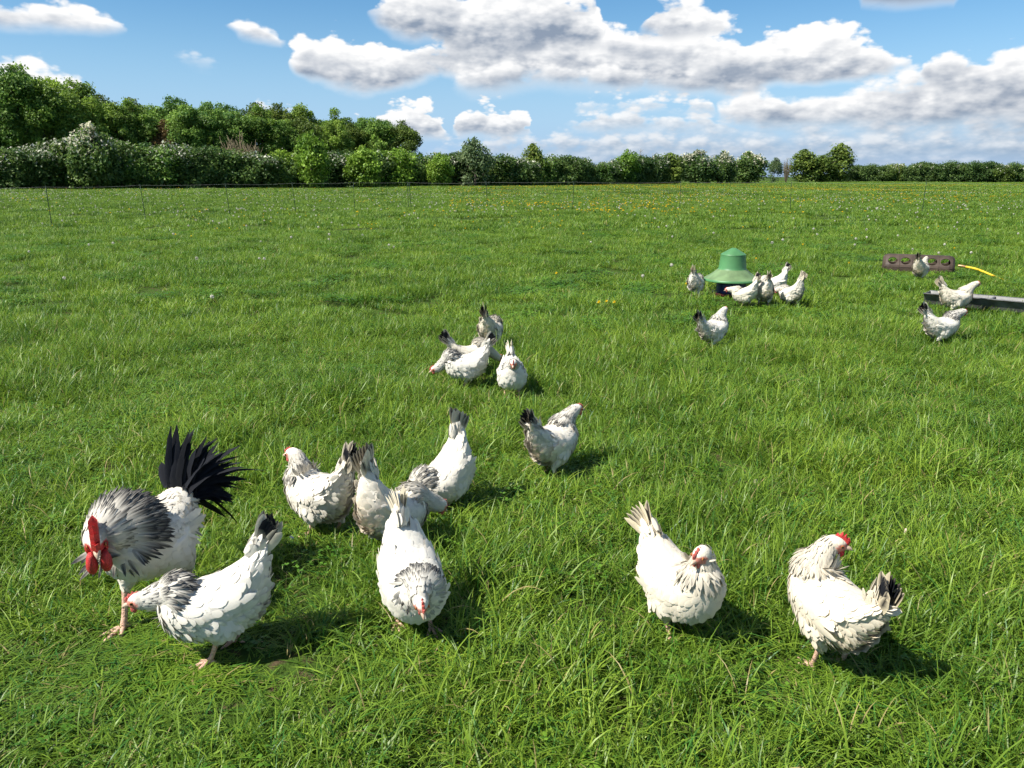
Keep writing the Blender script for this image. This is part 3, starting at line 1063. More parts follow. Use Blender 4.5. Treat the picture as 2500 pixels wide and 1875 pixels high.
        ecol = np.where((ev[:, 1:2] * sgn > .62), np.array([[.004, .004, .004]]), np.array([[.35, .12, .03]]))
        ep = hc + hd * .010 + hu * .005 + hl * sgn * (.0215 if cock else .0235) * ks
        e2 = Acc()
        e2.add(ep + (ev[:, :1] * hd + ev[:, 1:2] * .6 * hl + ev[:, 2:] * hu) * .0062, ef, ecol)
        e2.obj('eye', M_EYE, root)
    return root

# ------------------------------------------------------------------ the flock
CREAM, WHITE, WARM = (1.0, .95, .84), (1.02, 1.0, .95), (1.0, .965, .895)
FLOCK = [
    dict(name='rooster', label='rooster with black tail plumes, large red comb and streaked grey neck', x=-1.12, y=2.17, heading=-106, pitch=3,
         head=(0.240, 0.030, 0.395), hyaw=44, hpitch=26, cock=True, stand=.01, dark=1.25, dirt=0.08, tint=WARM, feet=((-.07, 0), (.10, 0)), size=0.93, seed=11),
    dict(name='hen', label='white hen with blue-black neck ducking in front of the rooster', x=-0.85, y=1.96, heading=196, pitch=11,
         head=(0.239, 0.002, 0.252), hyaw=-6, hpitch=14, dark=1.0, dirt=0.03, tint=WHITE, tail_dark=.95, feet=((.03, 0), (-.05, 0)), size=0.83, seed=12),
    dict(name='hen', label='white hen with raised head facing left and a broad black tail', x=-0.74, y=2.75, heading=144, pitch=5,
         head=(0.177, 0.007, 0.364), hyaw=10, dark=.75, tint=WARM, dirt=0.08, tail_dark=1.0, tail_len=.12, size=0.84, seed=13),
    dict(name='hen', label='hen seen from behind with cream fluffy rump, beside the black-tailed hen', x=-0.44, y=2.60, heading=48, pitch=25,
         head=(0.265, -0.040, 0.149), hpitch=45, dark=.45, dirt=0.52, tail_dark=.55, tint=WARM, feet=((.0, 0), (-.04, 0)), size=0.82, seed=14),
    dict(name='hen', label='hen with its tail high and head hidden, bending down behind two others', x=-0.28, y=2.97, heading=-145, pitch=34,
         head=(0.245, -0.001, 0.132), hpitch=50, dark=.75, tint=WARM, dirt=0.17, tail_dark=.6, tail_fan=8, size=0.79, seed=15),
    dict(name='hen', label='white hen pecking head-on towards the camera, lacy black neck collar', x=-0.30, y=2.09, heading=-68, pitch=14,
         head=(0.222, -0.026, 0.234), hyaw=-4, hpitch=42, dark=1.15, tint=WHITE, dirt=0.03, tail_dark=.5, tail_fan=14, tail_up=8, size=0.80, seed=16),
    dict(name='hen', label='hen with raised head looking right and fluffy rear, alone in mid field', x=0.19, y=3.38, heading=54, pitch=-2,
         head=(0.205, -0.040, 0.360), hyaw=-20, dark=.7, tint=WARM, dirt=0.32, tail_dark=.95, size=0.81, seed=17),
    dict(name='hen', label='cream-breasted hen turning its head left, nearest the bottom centre right', x=0.51, y=2.08, heading=-66, pitch=-9,
         head=(0.124, -0.028, 0.395), hyaw=-72, hpitch=10, dark=.5, tint=(1.0, .94, .82), dirt=0.03, tail_dark=.6, tail_fan=22, feet=((-.02, 0), (.03, 0)), size=0.82, seed=18),
    dict(name='hen', label='cream hen with bright red comb looking back over its tail, rightmost in front', x=0.90, y=1.93, heading=106, pitch=-10,
         head=(0.085, -0.070, 0.425), hyaw=-118, hpitch=10, dark=.35, tint=(1.0, .93, .80), dirt=.55, tail_dark=.75, tail_fan=4, tail_up=34, comb=1.8, stand=.035, feet=((.0, 0), (-.015, 0)), size=0.81, seed=19),
    dict(name='hen', label='hen seen from behind with upright black tail, farthest of the four in mid field', x=-0.17, y=6.03, heading=76, pitch=5,
         head=(0.192, 0.008, 0.271), hpitch=30, dark=.5, tint=CREAM, dirt=0.35, tail_dark=1.0, tail_fan=5, tail_len=.14, size=0.79, seed=20, q=.85),
    dict(name='hen', label='white hen with dark neck stooping left, in front of a half-hidden hen', x=-0.31, y=4.93, heading=190, pitch=4,
         head=(0.261, 0.000, 0.183), hpitch=25, dark=1.0, tint=WHITE, dirt=0.06, tail_dark=.8, size=0.78, seed=21, q=.9),
    dict(name='hen', label='hen with raised black tail, mostly hidden behind the dark-necked stooping hen', x=-0.29, y=5.21, heading=30, pitch=-3,
         head=(0.307, -0.001, 0.153), hpitch=35, dark=.5, tint=CREAM, dirt=0.21, tail_dark=1.0, tail_len=.13, size=0.75, seed=22, q=.9),
    dict(name='hen', label='small white hen walking straight at the camera with dark neck patches', x=0.00, y=4.72, heading=-86, pitch=-7,
         head=(0.206, -0.004, 0.351), hyaw=-8, hpitch=14, dark=.95, tint=WHITE, dirt=0.03, tail_dark=.1, size=0.77, seed=23, q=.9),
    dict(name='hen', label='plain white hen seen from behind at the left of the green feeder', x=2.12, y=8.86, heading=63, pitch=9,
         head=(0.242, -0.003, 0.198), hpitch=40, dark=.4, tint=WHITE, dirt=0, tail_dark=.15, size=0.77, seed=24, q=.75),
    dict(name='hen', label='cream hen with orange-red face reaching left under the feeder brim', x=2.50, y=8.24, heading=155, pitch=17,
         head=(0.248, -0.001, 0.251), hpitch=18, dark=.08, tint=CREAM, dirt=0.21, tail_dark=.9, size=0.74, seed=25, q=.75),
    dict(name='hen', label='hen seen from behind, wedged between two hens right of the feeder', x=2.73, y=8.31, heading=86, pitch=14,
         head=(0.242, 0.001, 0.221), hpitch=40, dark=.4, tint=WARM, dirt=0.21, tail_dark=.7, tail_fan=6, size=0.79, seed=26, q=.75),
    dict(name='hen', label='hen mostly hidden behind the others with only its white back and black tail showing', x=3.03, y=8.92, heading=170, pitch=14,
         head=(0.265, -0.005, 0.238), hpitch=30, dark=.4, tint=WHITE, dirt=0.07, tail_dark=1.0, size=0.80, seed=27, q=.75),
    dict(name='hen', label='cream hen with its tail raised to the right, rightmost at the feeder', x=3.01, y=8.27, heading=123, pitch=18,
         head=(0.256, -0.002, 0.211), hpitch=40, dark=.3, tint=(1.0, .97, .9), dirt=0.21, tail_dark=.6, size=0.77, seed=28, q=.75),
    dict(name='hen', label='hen standing upright facing right with grey neck, in front of the feeder', x=1.62, y=6.09, heading=42, pitch=-10,
         head=(0.168, -0.014, 0.391), hyaw=0, dark=.55, tint=WHITE, dirt=0.06, tail_dark=.75, size=0.80, seed=29, q=.85),
    dict(name='hen', label='hen drinking at the brown drinker box, seen from behind', x=5.38, y=10.17, heading=48, pitch=4,
         head=(0.218, -0.010, 0.358), hpitch=25, dark=.5, tint=CREAM, dirt=0.10, tail_dark=1.0, tail_fan=6, tail_len=.13, size=0.80, seed=30, q=.75),
    dict(name='hen', label='cream hen facing right beside the metal trough, head up', x=4.53, y=7.80, heading=4, pitch=-1,
         head=(0.238, -0.003, 0.376), hyaw=4, dark=.18, tint=CREAM, dirt=0.07, tail_dark=.35, size=0.84, seed=31, q=.5),
    dict(name='hen', label='hen with grey-streaked neck leaning right, in front of the metal trough', x=3.59, y=6.33, heading=14, pitch=-3,
         head=(0.253, -0.001, 0.342), hyaw=0, hpitch=22, dark=.75, tint=WHITE, dirt=0.08, tail_dark=.9, size=0.81, seed=32, q=.85),
]
for spec in FLOCK:
    chicken(**spec)

# ------------------------------------------------------------------ the pasture
def ground_material():
    m, nt, N, L = new_mat('pasture_soil_and_sward')
    g = N.new('ShaderNodeNewGeometry')
    n1 = N.new('ShaderNodeTexNoise')
    n1.inputs['Scale'].default_value = 0.35
    n1.inputs['Detail'].default_value = 8
    n1.inputs['Roughness'].default_value = 0.65
    L.new(g.outputs['Position'], n1.inputs['Vector'])
    r1 = N.new('ShaderNodeValToRGB')
    e = r1.color_ramp.elements
    e[0].position, e[0].color = .30, (.025, .045, .008, 1)
    e[1].position, e[1].color = .72, (.060, .115, .012, 1)
    L.new(n1.outputs['Fac'], r1.inputs['Fac'])
    n2 = N.new('ShaderNodeTexNoise')
    n2.inputs['Scale'].default_value = 16.0
    n2.inputs['Detail'].default_value = 6
    L.new(g.outputs['Position'], n2.inputs['Vector'])
    r2 = N.new('ShaderNodeValToRGB')
    e = r2.color_ramp.elements
    e[0].position, e[0].color = .54, (0, 0, 0, 1)
    e[1].position, e[1].color = .68, (1, 1, 1, 1)
    L.new(n2.outputs['Fac'], r2.inputs['Fac'])
    mx = N.new('ShaderNodeMix')
    mx.data_type = 'RGBA'
    L.new(r2.outputs['Color'], mx.inputs['Factor'])
    L.new(r1.outputs['Color'], mx.inputs['A'])
    mx.inputs['B'].default_value = (.075, .052, .030, 1)
    p = N.new('ShaderNodeBsdfPrincipled')
    L.new(mx.outputs['Result'], p.inputs['Base Color'])
    p.inputs['Roughness'].default_value = .95
    p.inputs['Specular IOR Level'].default_value = .1
    b = N.new('ShaderNodeBump')
    b.inputs['Strength'].default_value = .8
    b.inputs['Distance'].default_value = .04
    n3 = N.new('ShaderNodeTexNoise')
    n3.inputs['Scale'].default_value = 30.0
    n3.inputs['Detail'].default_value = 5
    L.new(g.outputs['Position'], n3.inputs['Vector'])
    L.new(n3.outputs['Fac'], b.inputs['Height'])
    L.new(b.outputs['Normal'], p.inputs['Normal'])
    out_surface(nt, p.outputs[0])
    return m


def warp(n, near, far):
    t = np.linspace(-1, 1, n)
    return np.sign(t) * (near * np.abs(t) + (far - near) * np.abs(t) ** 7)


gx, gy = warp(221, 45, 6000), warp(221, 60, 6000)
GX, GY = np.meshgrid(gx, gy, indexing='ij')
gv = np.stack([GX, GY, gz(GX, GY)], -1).reshape(-1, 3)
gf = grid_faces(221, 221, wrap=False)[:, ::-1]
tag(mk('ground', gv, gf, ground_material()), 'flat green pasture under the grass', kind='structure')


# ------------------------------------------------------------------ grass: real blades in small patches, set out over the field
M_GRASS = leafy_mat('grass_blade', trans=0.40, rough=0.42, spec=0.32, world_var=(0.9, .80, 1.30, .012))


def blade_patch(name, radius, n, len_rng, width, lean, seed, segs=4, dry=.02, tone=1.0, bend=1.0, dirbias=None):
    rng = np.random.default_rng(seed)
    r = radius * np.sqrt(rng.random(n))
    a = rng.uniform(0, 2 * np.pi, n)
    P = np.stack([r * np.cos(a), r * np.sin(a), np.full(n, -.005)], -1)
    # blades grow in little shoots: neighbours share a lean
    az = 2 * np.pi * vnoise(P[:, 0] * 14 / max(radius, .1) * .25 + 50, P[:, 1] * 14 / max(radius, .1) * .25 + 9, seed) * 1.5 + rng.normal(0, .9, n)
    L = rng.uniform(*len_rng, n) * (.75 + .5 * rng.random(n))
    le = np.abs(rng.normal(lean, lean * .55, n))
    W = width * rng.uniform(.65, 1.35, n)
    t = np.linspace(0, 1, segs)
    bd = bend * rng.uniform(.3, 1.5, n)
    ang = le[:, None] + bd[:, None] * t[None, :] ** 1.4         # from vertical
    ang = np.minimum(ang, 2.2)
    dt = np.diff(t)
    sx = np.concatenate([np.zeros((n, 1)), np.cumsum(np.sin((ang[:, 1:] + ang[:, :-1]) / 2) * dt, 1)], 1) * L[:, None]
    sz = np.concatenate([np.zeros((n, 1)), np.cumsum(np.cos((ang[:, 1:] + ang[:, :-1]) / 2) * dt, 1)], 1) * L[:, None]
    h = np.stack([np.cos(az), np.sin(az), np.zeros(n)], -1)
    tw = az + np.pi / 2 + rng.normal(0, .5, n)
    s = np.stack([np.cos(tw), np.sin(tw), rng.normal(0, .15, n)], -1)
    wp = np.interp(t, [0, .3, .75, 1], [.75, 1, .7, .06])
    c = P[:, None] + h[:, None] * sx[..., None] + np.array([0, 0, 1.]) * sz[..., None]
    hw = s[:, None] * (W[:, None] * wp * .5)[..., None]
    V = np.stack([c - hw, c + hw], 2)
    base = np.arange(n)[:, None] * segs * 2 + np.arange(segs - 1)[None, :] * 2
    F = np.stack([base, base + 1, base + 3, base + 2], -1).reshape(-1, 4)
    g0, g1 = np.array([.078, .156, .012]), np.array([.235, .350, .038])
    k = np.clip(rng.normal(.45, .25, n), 0, 1)[:, None]
    col = (g0 * (1 - k) + g1 * k) * tone
    blue = rng.random(n) < .14
    col[blue] = np.array([.058, .170, .024]) * tone
    dr = rng.random(n) < dry
    col[dr] = np.array([.34, .28, .11])
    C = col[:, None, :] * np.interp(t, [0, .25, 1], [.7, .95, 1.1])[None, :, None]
    C = np.repeat(C[:, :, None], 2, 2)
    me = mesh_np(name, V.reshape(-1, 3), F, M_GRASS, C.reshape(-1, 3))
    return bpy.data.objects.new(name, me)


def clover_patch(name, radius, n, seed, size=.012, hgt=(.025, .07)):
    """low broad leaves: clover, buttercup and dandelion foliage between the blades"""
    rng = np.random.default_rng(seed)
    r = radius * np.sqrt(rng.random(n))
    a = rng.uniform(0, 2 * np.pi, n)
    acc = Acc()
    h = rng.uniform(*hgt, n)
    cen = np.stack([r * np.cos(a), r * np.sin(a), h], -1)
    for k in range(3):
        az = rng.uniform(0, 2 * np.pi, n) * .15 + k * 2.1 + a * 3
        d = np.stack([np.cos(az), np.sin(az), rng.uniform(-.1, .35, n)], -1)
        sd = np.stack([-np.sin(az), np.cos(az), rng.normal(0, .15, n)], -1)
        sz = (size * rng.uniform(.7, 1.3, n))[:, None]
        p0, p1, p2, p3 = cen, cen + d * sz * .6 + sd * sz * .45, cen + d * sz * 1.1, cen + d * sz * .6 - sd * sz * .45
        V = np.stack([p0, p1, p2, p3], 1).reshape(-1, 3)
        F = (np.arange(n)[:, None] * 4 + np.arange(4)[None, :])
        g0, g1 = np.array([.055, .145, .010]), np.array([.135, .275, .026])
        kk = rng.random((n, 1))
        acc.add(V, F, np.repeat((g0 * (1 - kk) + g1 * kk)[:, None], 4, 1).reshape(-1, 3))
    return bpy.data.objects.new(name, acc.mesh(name, M_GRASS))


def scatter_nodes(coll):
    ng = bpy.data.node_groups.new('scatter_patches', 'GeometryNodeTree')
    ng.interface.new_socket('Geometry', in_out='INPUT', socket_type='NodeSocketGeometry')
    ng.interface.new_socket('Geometry', in_out='OUTPUT', socket_type='NodeSocketGeometry')
    N, L = ng.nodes, ng.links
    gi, go = N.new('NodeGroupInput'), N.new('NodeGroupOutput')
    ci = N.new('GeometryNodeCollectionInfo')
    ci.inputs['Collection'].default_value = coll
    ci.inputs['Separate Children'].default_value = True
    ci.inputs['Reset Children'].default_value = True
    ip = N.new('GeometryNodeInstanceOnPoints')
    ip.inputs['Pick Instance'].default_value = True
    L.new(gi.outputs[0], ip.inputs['Points'])
    L.new(ci.outputs[0], ip.inputs['Instance'])

    def attr(nm, typ):
        a = N.new('GeometryNodeInputNamedAttribute')
        a.data_type = typ
        a.inputs['Name'].default_value = nm
        return a.outputs['Attribute']
    L.new(attr('pick', 'INT'), ip.inputs['Instance Index'])
    L.new(attr('rot', 'FLOAT_VECTOR'), ip.inputs['Rotation'])
    L.new(attr('scl', 'FLOAT_VECTOR'), ip.inputs['Scale'])
    L.new(ip.outputs[0], go.inputs[0])
    return ng


def scatter(name, protos, P, pick, rot, scl, label, cat):
    coll = bpy.data.collections.new(name + '_patches')
    for i, o in enumerate(protos):
        o.name = '%s_patch_%03d' % (name, i)        # the collection hands them out by name
        coll.objects.link(o)
    me = bpy.data.meshes.new(name)
    n = len(P)
    me.vertices.add(n)
    me.vertices.foreach_set('co', np.asarray(P, np.float32).ravel())
    a = me.attributes.new('pick', 'INT', 'POINT')
    a.data.foreach_set('value', np.asarray(pick, np.int32))
    a = me.attributes.new('rot', 'FLOAT_VECTOR', 'POINT')
    a.data.foreach_set('vector', np.asarray(rot, np.float32).ravel())
    a = me.attributes.new('scl', 'FLOAT_VECTOR', 'POINT')
    a.data.foreach_set('vector', np.asarray(scl, np.float32).ravel())
    o = bpy.data.objects.new(name, me)
    COL.objects.link(o)
    md = o.modifiers.new('scatter', 'NODES')
    md.node_group = scatter_nodes(coll)
    return tag(o, label, cat, kind='stuff')


HENS = np.array([(s['x'], s['y']) for s in FLOCK])


def wedge_points(rng, n, y0, y1, slope, pad):
    y = np.sqrt(rng.uniform(y0 ** 2, y1 ** 2, n * 2)) if y0 > 6 else rng.uniform(y0, y1, n * 2)
    w = slope * y + pad
    if y0 <= 6:
        keep = rng.random(n * 2) < w / w.max()
        y, w = y[keep], w[keep]
    y, w = y[:n], w[:n]
    return rng.uniform(-1, 1, len(y)) * w, y


def lush(x, y):
    """how tall the sward stands: tussocks and grazed hollows"""
    a = vnoise(x * .9 + 3, y * .9 + 7, 1) * .55 + vnoise(x * 2.6, y * 2.6, 2) * .45
    return np.clip((a - .25) / .5, 0, 1)


def set_grass(name, protos_by_kind, n, y0, y1, seed, slope=.78, pad=1.0, z_amp=(.75, 1.3), xy=1.0, tilt=.10, label=''):
    rng = np.random.default_rng(seed)
    x, y = wedge_points(rng, n, y0, y1, slope, pad)
    n = len(x)
    lu = lush(x, y)
    kinds = list(protos_by_kind)
    protos, first = [], {}
    for k in kinds:
        first[k] = len(protos)
        protos += protos_by_kind[k]
    u = rng.random(n)
    pick = np.empty(n, int)
    # short leafy ground in the hollows, long leaning tufts on the tussocks
    p_leaf = np.where(lu < .3, .16, .05) if 'leafy' in kinds else np.zeros(n)
    p_long = np.clip(.16 + .65 * (lu - .30), .08, .62) if 'long' in kinds else np.zeros(n)
    kk = np.where(u < p_leaf, 'leafy', np.where(u < p_leaf + p_long, 'long', 'short'))
    for k in kinds:
        m = kk == k
        pick[m] = first[k] + rng.integers(0, len(protos_by_kind[k]), m.sum())
    hz = (z_amp[0] + (z_amp[1] - z_amp[0]) * lu) * rng.uniform(.85, 1.15, n)
    # trodden where the birds walk, grazed short at the lower left
    d = np.min(np.hypot(x[:, None] - HENS[None, :, 0], y[:, None] - HENS[None, :, 1]), 1)
    hz *= np.where(d < .35, .55 + .45 * np.clip((d - .12) / .2, 0, 1), 1)
    for cx_, cy_, r_, k_ in ((-1.17, 1.94, .42, .62), (-.88, 1.88, .36, .58), (.86, 1.80, .30, .5), (-.27, 1.88, .22, .4)):   # worn by the nearest birds
        hz *= 1 - k_ * np.exp(-(((x - cx_) / r_) ** 2 + ((y - cy_) / (r_ * .7)) ** 2) ** 1.5)
    bare = np.exp(-(((x + 1.05) / .45) ** 2 + ((y - 1.72) / .22) ** 2))
    hz *= 1 - .35 * bare
    keep = rng.random(n) > .12 * bare
    # wind and tread lean whole areas one way
    la = 2 * np.pi * vnoise(x * .45 + 20, y * .45, 5) * 1.4
    ta = tilt * rng.uniform(.3, 1.6, n)
    rot = np.stack([ta * np.cos(la), ta * np.sin(la), rng.uniform(0, 2 * np.pi, n)], -1)
    sx = xy * rng.uniform(.85, 1.2, n)
    scl = np.stack([sx, sx, hz], -1)
    P = np.stack([x, y, gz(x, y)], -1)
    scatter(name, protos, P[keep], pick[keep], rot[keep], scl[keep], label, 'grass')


near = dict(
    short=[blade_patch('short_tuft_%d' % i, .12, 210, (.050, .105), .0035, .66, 100 + i, segs=5, dry=.03, bend=1.1) for i in range(6)],
    long=[blade_patch('tall_tuft_%d' % i, .09, 84, (.09, .165), .0042, .50, 120 + i, segs=6, dry=.02, bend=1.3) for i in range(6)],
    leafy=[clover_patch('leafy_tuft_%d' % i, .12, 22, 140 + i) for i in range(3)])
set_grass('grass', near, 5600, .9, 7.2, 1, label='lush green grass with long arching blades in the foreground')
mid = dict(
    short=[blade_patch('mid_tuft_%d' % i, .30, 560, (.055, .10), .0052, .46, 200 + i, segs=4, dry=.02) for i in range(5)],
    long=[blade_patch('mid_tall_tuft_%d' % i, .22, 260, (.09, .155), .0056, .44, 220 + i, segs=4, dry=.015, bend=1.2) for i in range(5)],
    leafy=[clover_patch('mid_leafy_tuft_%d' % i, .28, 220, 240 + i, .02) for i in range(2)])
set_grass('grass', mid, 3400, 6.6, 19, 2, pad=1.5, label='bright green grass between the hens and the fence')
farp = dict(
    short=[blade_patch('far_tuft_%d' % i, .7, 700, (.07, .12), .013, .45, 300 + i, segs=3, dry=.015) for i in range(4)],
    long=[blade_patch('far_tall_tuft_%d' % i, .5, 330, (.10, .17), .014, .42, 320 + i, segs=3, dry=.01) for i in range(4)])
set_grass('grass', farp, 3600, 18, 56, 3, pad=3, tilt=.06, label='meadow grass around the wire fence')
vfar = dict(short=[blade_patch('meadow_tuft_%d' % i, 2.4, 1500, (.10, .17), .035, .5, 400 + i, segs=3, dry=.02) for i in range(4)])
set_grass('grass', vfar, 4200, 52, 235, 4, pad=8, tilt=.02, label='far meadow grass before the hedges')

# ------------------------------------------------------------------ feeder, drinker, trough, hose
M_GREEN = simple_mat('green_plastic', (.068, .195, .074), rough=.45, spec=.4, var=.22, scale=5, bump=.04, bump_scale=40)
M_BRIM = simple_mat('green_plastic_dusty', (.125, .195, .088), rough=.6, spec=.3, var=.28, scale=8, bump=.04, bump_scale=40)
M_BLUE = simple_mat('dark_blue_plastic', (.014, .030, .120), rough=.4, spec=.4, var=.2, scale=9)
M_RED = simple_mat('dark_red_plastic', (.06, .012, .014), rough=.45, spec=.4, var=.2, scale=9)
M_BROWN = simple_mat('weathered_brown_plastic', (.060, .042, .030), rough=.6, spec=.3, var=.35, scale=6, bump=.15, bump_scale=35)
M_ZINC = simple_mat('galvanised_steel', (.13, .13, .125), rough=.55, spec=.4, var=.4, scale=12, bump=.08, bump_scale=50, metallic=.2)
M_HOSE = simple_mat('yellow_hose', (.72, .46, .02), rough=.4, spec=.4, var=.1, scale=10)
M_BRASS = simple_mat('brass_fitting', (.45, .26, .13), rough=.4, spec=.5, var=.2, scale=40, metallic=.7)


def base(x, y):
    return (x, y, float(gz(x, y)))


FX, FY = 2.56, 8.98
fd = empty('poultry_feeder', base(FX, FY), 0, .97)
tag(fd, 'green hat-shaped poultry feeder with wide brim and blue base', 'feeder')
z0 = .185


def part_lathe(nm, prof, mat, parent, n=56):
    a = Acc()
    a.add(*lathe(prof, n))
    return a.obj(nm, mat, parent)


part_lathe('lid', [(.002, z0 + .388), (.020, z0 + .386), (.035, z0 + .380), (.138, z0 + .318), (.146, z0 + .312), (.148, z0 + .303), (.146, z0 + .300)], M_GREEN, fd)
hat = part_lathe('hood', [(.1465, z0 + .301), (.151, z0 + .24), (.160, z0 + .16), (.166, z0 + .140), (.169, z0 + .136)], M_GREEN, fd)
brim = part_lathe('brim', [(.168, z0 + .137), (.180, z0 + .130), (.215, z0 + .098), (.262, z0 + .064), (.310, z0 + .036), (.324, z0 + .028)], M_BRIM, fd)
part_lathe('rim', [(.3235, z0 + .0285), (.331, z0 + .020), (.333, z0 + .006), (.331, z0 + .0), (.320, z0 + .0), (.318, z0 + .018), (.16, z0 + .10), (.12, z0 + .11)], M_GREEN, brim)
part_lathe('hopper', [(.150, z0 + .12), (.172, .15), (.176, .07), (.178, .03)], M_BLUE, fd)
part_lathe('feed_tray', [(.150, .022), (.195, .018), (.205, .024), (.210, .050), (.214, .052), (.217, .048), (.213, .018), (.20, .004), (.05, .002)], M_RED, fd)

# drinker: a hollow box with rounded top and round drinking holes on both slopes
dk = empty('drinker_box', base(5.84, 11.14), math.atan2(10.97 - 11.31, 6.26 - 5.49))
tag(dk, 'long brown plastic drinker box with a row of round holes', 'drinker')


def box_profile(w, h, inset):
    w, h = w - inset, h - inset
    half = [(1.0, 0), (1.0, .36), (.97, .46), (.88, .58), (.62, .78), (.46, .89), (.32, .96), (.14, 1.0)]
    return np.array([(-a_ * w, max(b_ * h, inset)) for a_, b_ in half] + [(a_ * w, max(b_ * h, inset)) for a_, b_ in half[::-1]])


def prism(prof_fn, L, ends):
    """sections along x, shrinking at the ends so that the corners are rounded"""
    n = len(prof_fn)
    V, k = [], 0
    for x, s in ends:
        pr = prof_fn.copy()
        pr[:, 0] *= s
        pr[:, 1] *= (.55 + .45 * s)
        V.append(np.stack([np.full(n, x), pr[:, 0], pr[:, 1]], -1))
        k += 1
    V = np.concatenate(V)
    F = [grid_faces(k, n), np.arange(n)[::-1], (k - 1) * n + np.arange(n)]
    return V, F


H_ = .46
ends = [(-H_, .62), (-H_ + .010, .76), (-H_ + .035, .92), (-H_ + .08, 1), (H_ - .08, 1), (H_ - .035, .92), (H_ - .010, .76), (H_, .62)]
outer = Acc()
outer.add(*prism(box_profile(.190, .255, 0), H_, ends))
inner = Acc()
inner.add(*prism(box_profile(.190, .255, .010), H_, [(x * .975, s) for x, s in ends]))
ob = outer.obj('shell', M_BROWN, dk, smooth=False)
cutters = [inner.obj('cut', None, None)]
hx = [-.335, -.168, 0, .168, .335]
for x in hx:
    for s in (-1, 1):
        V, F = closed_loft(tube_surf([(x, s * .050, .085), (x, s * .085, .122), (x, s * .140, .175), (x, s * .210, .243)], [.058, .060, .062, .062], (1, 0, 0)), 8, 28)
        a = Acc()
        a.add(V, F)
        cutters.append(a.obj('cut', None, None))
import bmesh
for c in cutters + [ob]:
    bm = bmesh.new()
    bm.from_mesh(c.data)
    bmesh.ops.remove_doubles(bm, verts=bm.verts, dist=1e-6)
    bmesh.ops.recalc_face_normals(bm, faces=bm.faces)
    bm.to_mesh(c.data)
    bm.free()
for c in cutters:
    md = ob.modifiers.new('b', 'BOOLEAN')
    md.operation = 'DIFFERENCE'
    md.object = c
    md.solver = 'EXACT'
    c.hide_render = True
ob.parent = None
dg = bpy.context.evaluated_depsgraph_get()
shell_me = bpy.data.meshes.new_from_object(ob.evaluated_get(dg))
ob.modifiers.clear()
ob.data = shell_me
shell_me.materials.clear()
shell_me.materials.append(M_BROWN)
shell_me.name = 'shell'
ob.parent = dk
for c in cutters:
    m_ = c.data
    bpy.data.objects.remove(c)
    bpy.data.meshes.remove(m_)
for x in (-.25, -.084, .084, .25):          # moulded ribs between the holes
    a = Acc()
    for s in (-1, 1):
        pts_ = np.array([(x, s * .191, .01), (x, s * .191, .09), (x, s * .168, .149), (x, s * .119, .200), (x, s * .062, .246)])
        a.add(*closed_loft(tube_surf(pts_, np.full(5, .005), (1, 0, 0)), 14, 6))
    a.obj('rib', M_BROWN, dk)
a = Acc()
a.add(*closed_loft(tube_surf([(-.46, -.180, .088), (-.2, -.191, .088), (.2, -.191, .088), (.46, -.180, .088)], np.full(4, .004), (0, 1, 0)), 6, 6))
a.obj('seam', M_BROWN, dk)

# hose coupled to the drinker
hs = empty('garden_hose', base(6.33, 10.93))
tag(hs, 'yellow hose with brass coupling leading from the brown drinker', 'hose')
a = Acc()
a.add(*closed_loft(tube_surf([(-.02, .02, .125), (.02, -.01, .122), (.075, -.05, .112)], [.014, .017, .013], (0, 0, 1)), 8, 12))
a.obj('coupling', M_BRASS, hs)
a = Acc()
a.add(*closed_loft(tube_surf([(.06, -.04, .115), (.13, -.16, .100), (.19, -.30, .065), (.24, -.42, .030), (.29, -.54, -.005), (.40, -.70, -.02), (.6, -.8, -.02)], np.full(7, .0145), (0, 0, 1)), 40, 10))
a.obj('pipe', M_HOSE, hs)

# galvanised trough
TX, TY = 4.44, 8.26
tr = empty('feed_trough', base(TX, TY), math.atan2(-.66, .75))
tag(tr, 'long galvanised metal feed trough cut off by the right picture edge', 'trough')
TL, TW, TH = 2.15, .25, .135


def plate(nm, pts_, mat, th=.006, parent=tr):
    """flat sheet with thickness from a quad outline"""
    p = np.asarray(pts_, float)
    n_ = nrm(np.cross(p[1] - p[0], p[2] - p[0]))
    V = np.concatenate([p + n_ * th / 2, p - n_ * th / 2])
    k = len(p)
    j = np.arange(k)
    F = [j, (k + j)[::-1], np.stack([(j + 1) % k, j, k + j, k + (j + 1) % k], -1)]
    a_ = Acc()
    a_.add(V, F)
    return a_.obj(nm, mat, parent, smooth=False)


b0, b1 = .055, TW - .055
plate('side_wall', [(0, 0, TH), (TL, 0, TH), (TL, b0, .02), (0, b0, .02)], M_ZINC)
plate('side_wall', [(0, TW, TH), (0, b1, .02), (TL, b1, .02), (TL, TW, TH)], M_ZINC)
plate('trough_floor', [(0, b0, .018), (TL, b0, .018), (TL, b1, .018), (0, b1, .018)], M_ZINC)
for x in (0.002, TL - .002):
    plate('end_wall', [(x, 0, TH), (x, b0, .02), (x, b1, .02), (x, TW, TH)], M_ZINC)
for x in (.62, 1.24):
    plate('cross_brace', [(x, .004, TH - .002), (x, .03, TH - .05), (x, TW - .03, TH - .05), (x, TW - .004, TH - .002)], M_ZINC, .02)
for yy in (0, TW):
    a = Acc()
    a.add(*box((TL / 2, yy + (-.011 if yy == 0 else .011), TH + .001), (TL + .01, .026, .007)))
    a.obj('rim', M_ZINC, tr, smooth=False)
for x in (.2, 1.1):
    plate('foot', [(x, .03, .016), (x + .12, .03, .016), (x + .12, .03, -.02), (x, .03, -.02)], M_ZINC, .01)

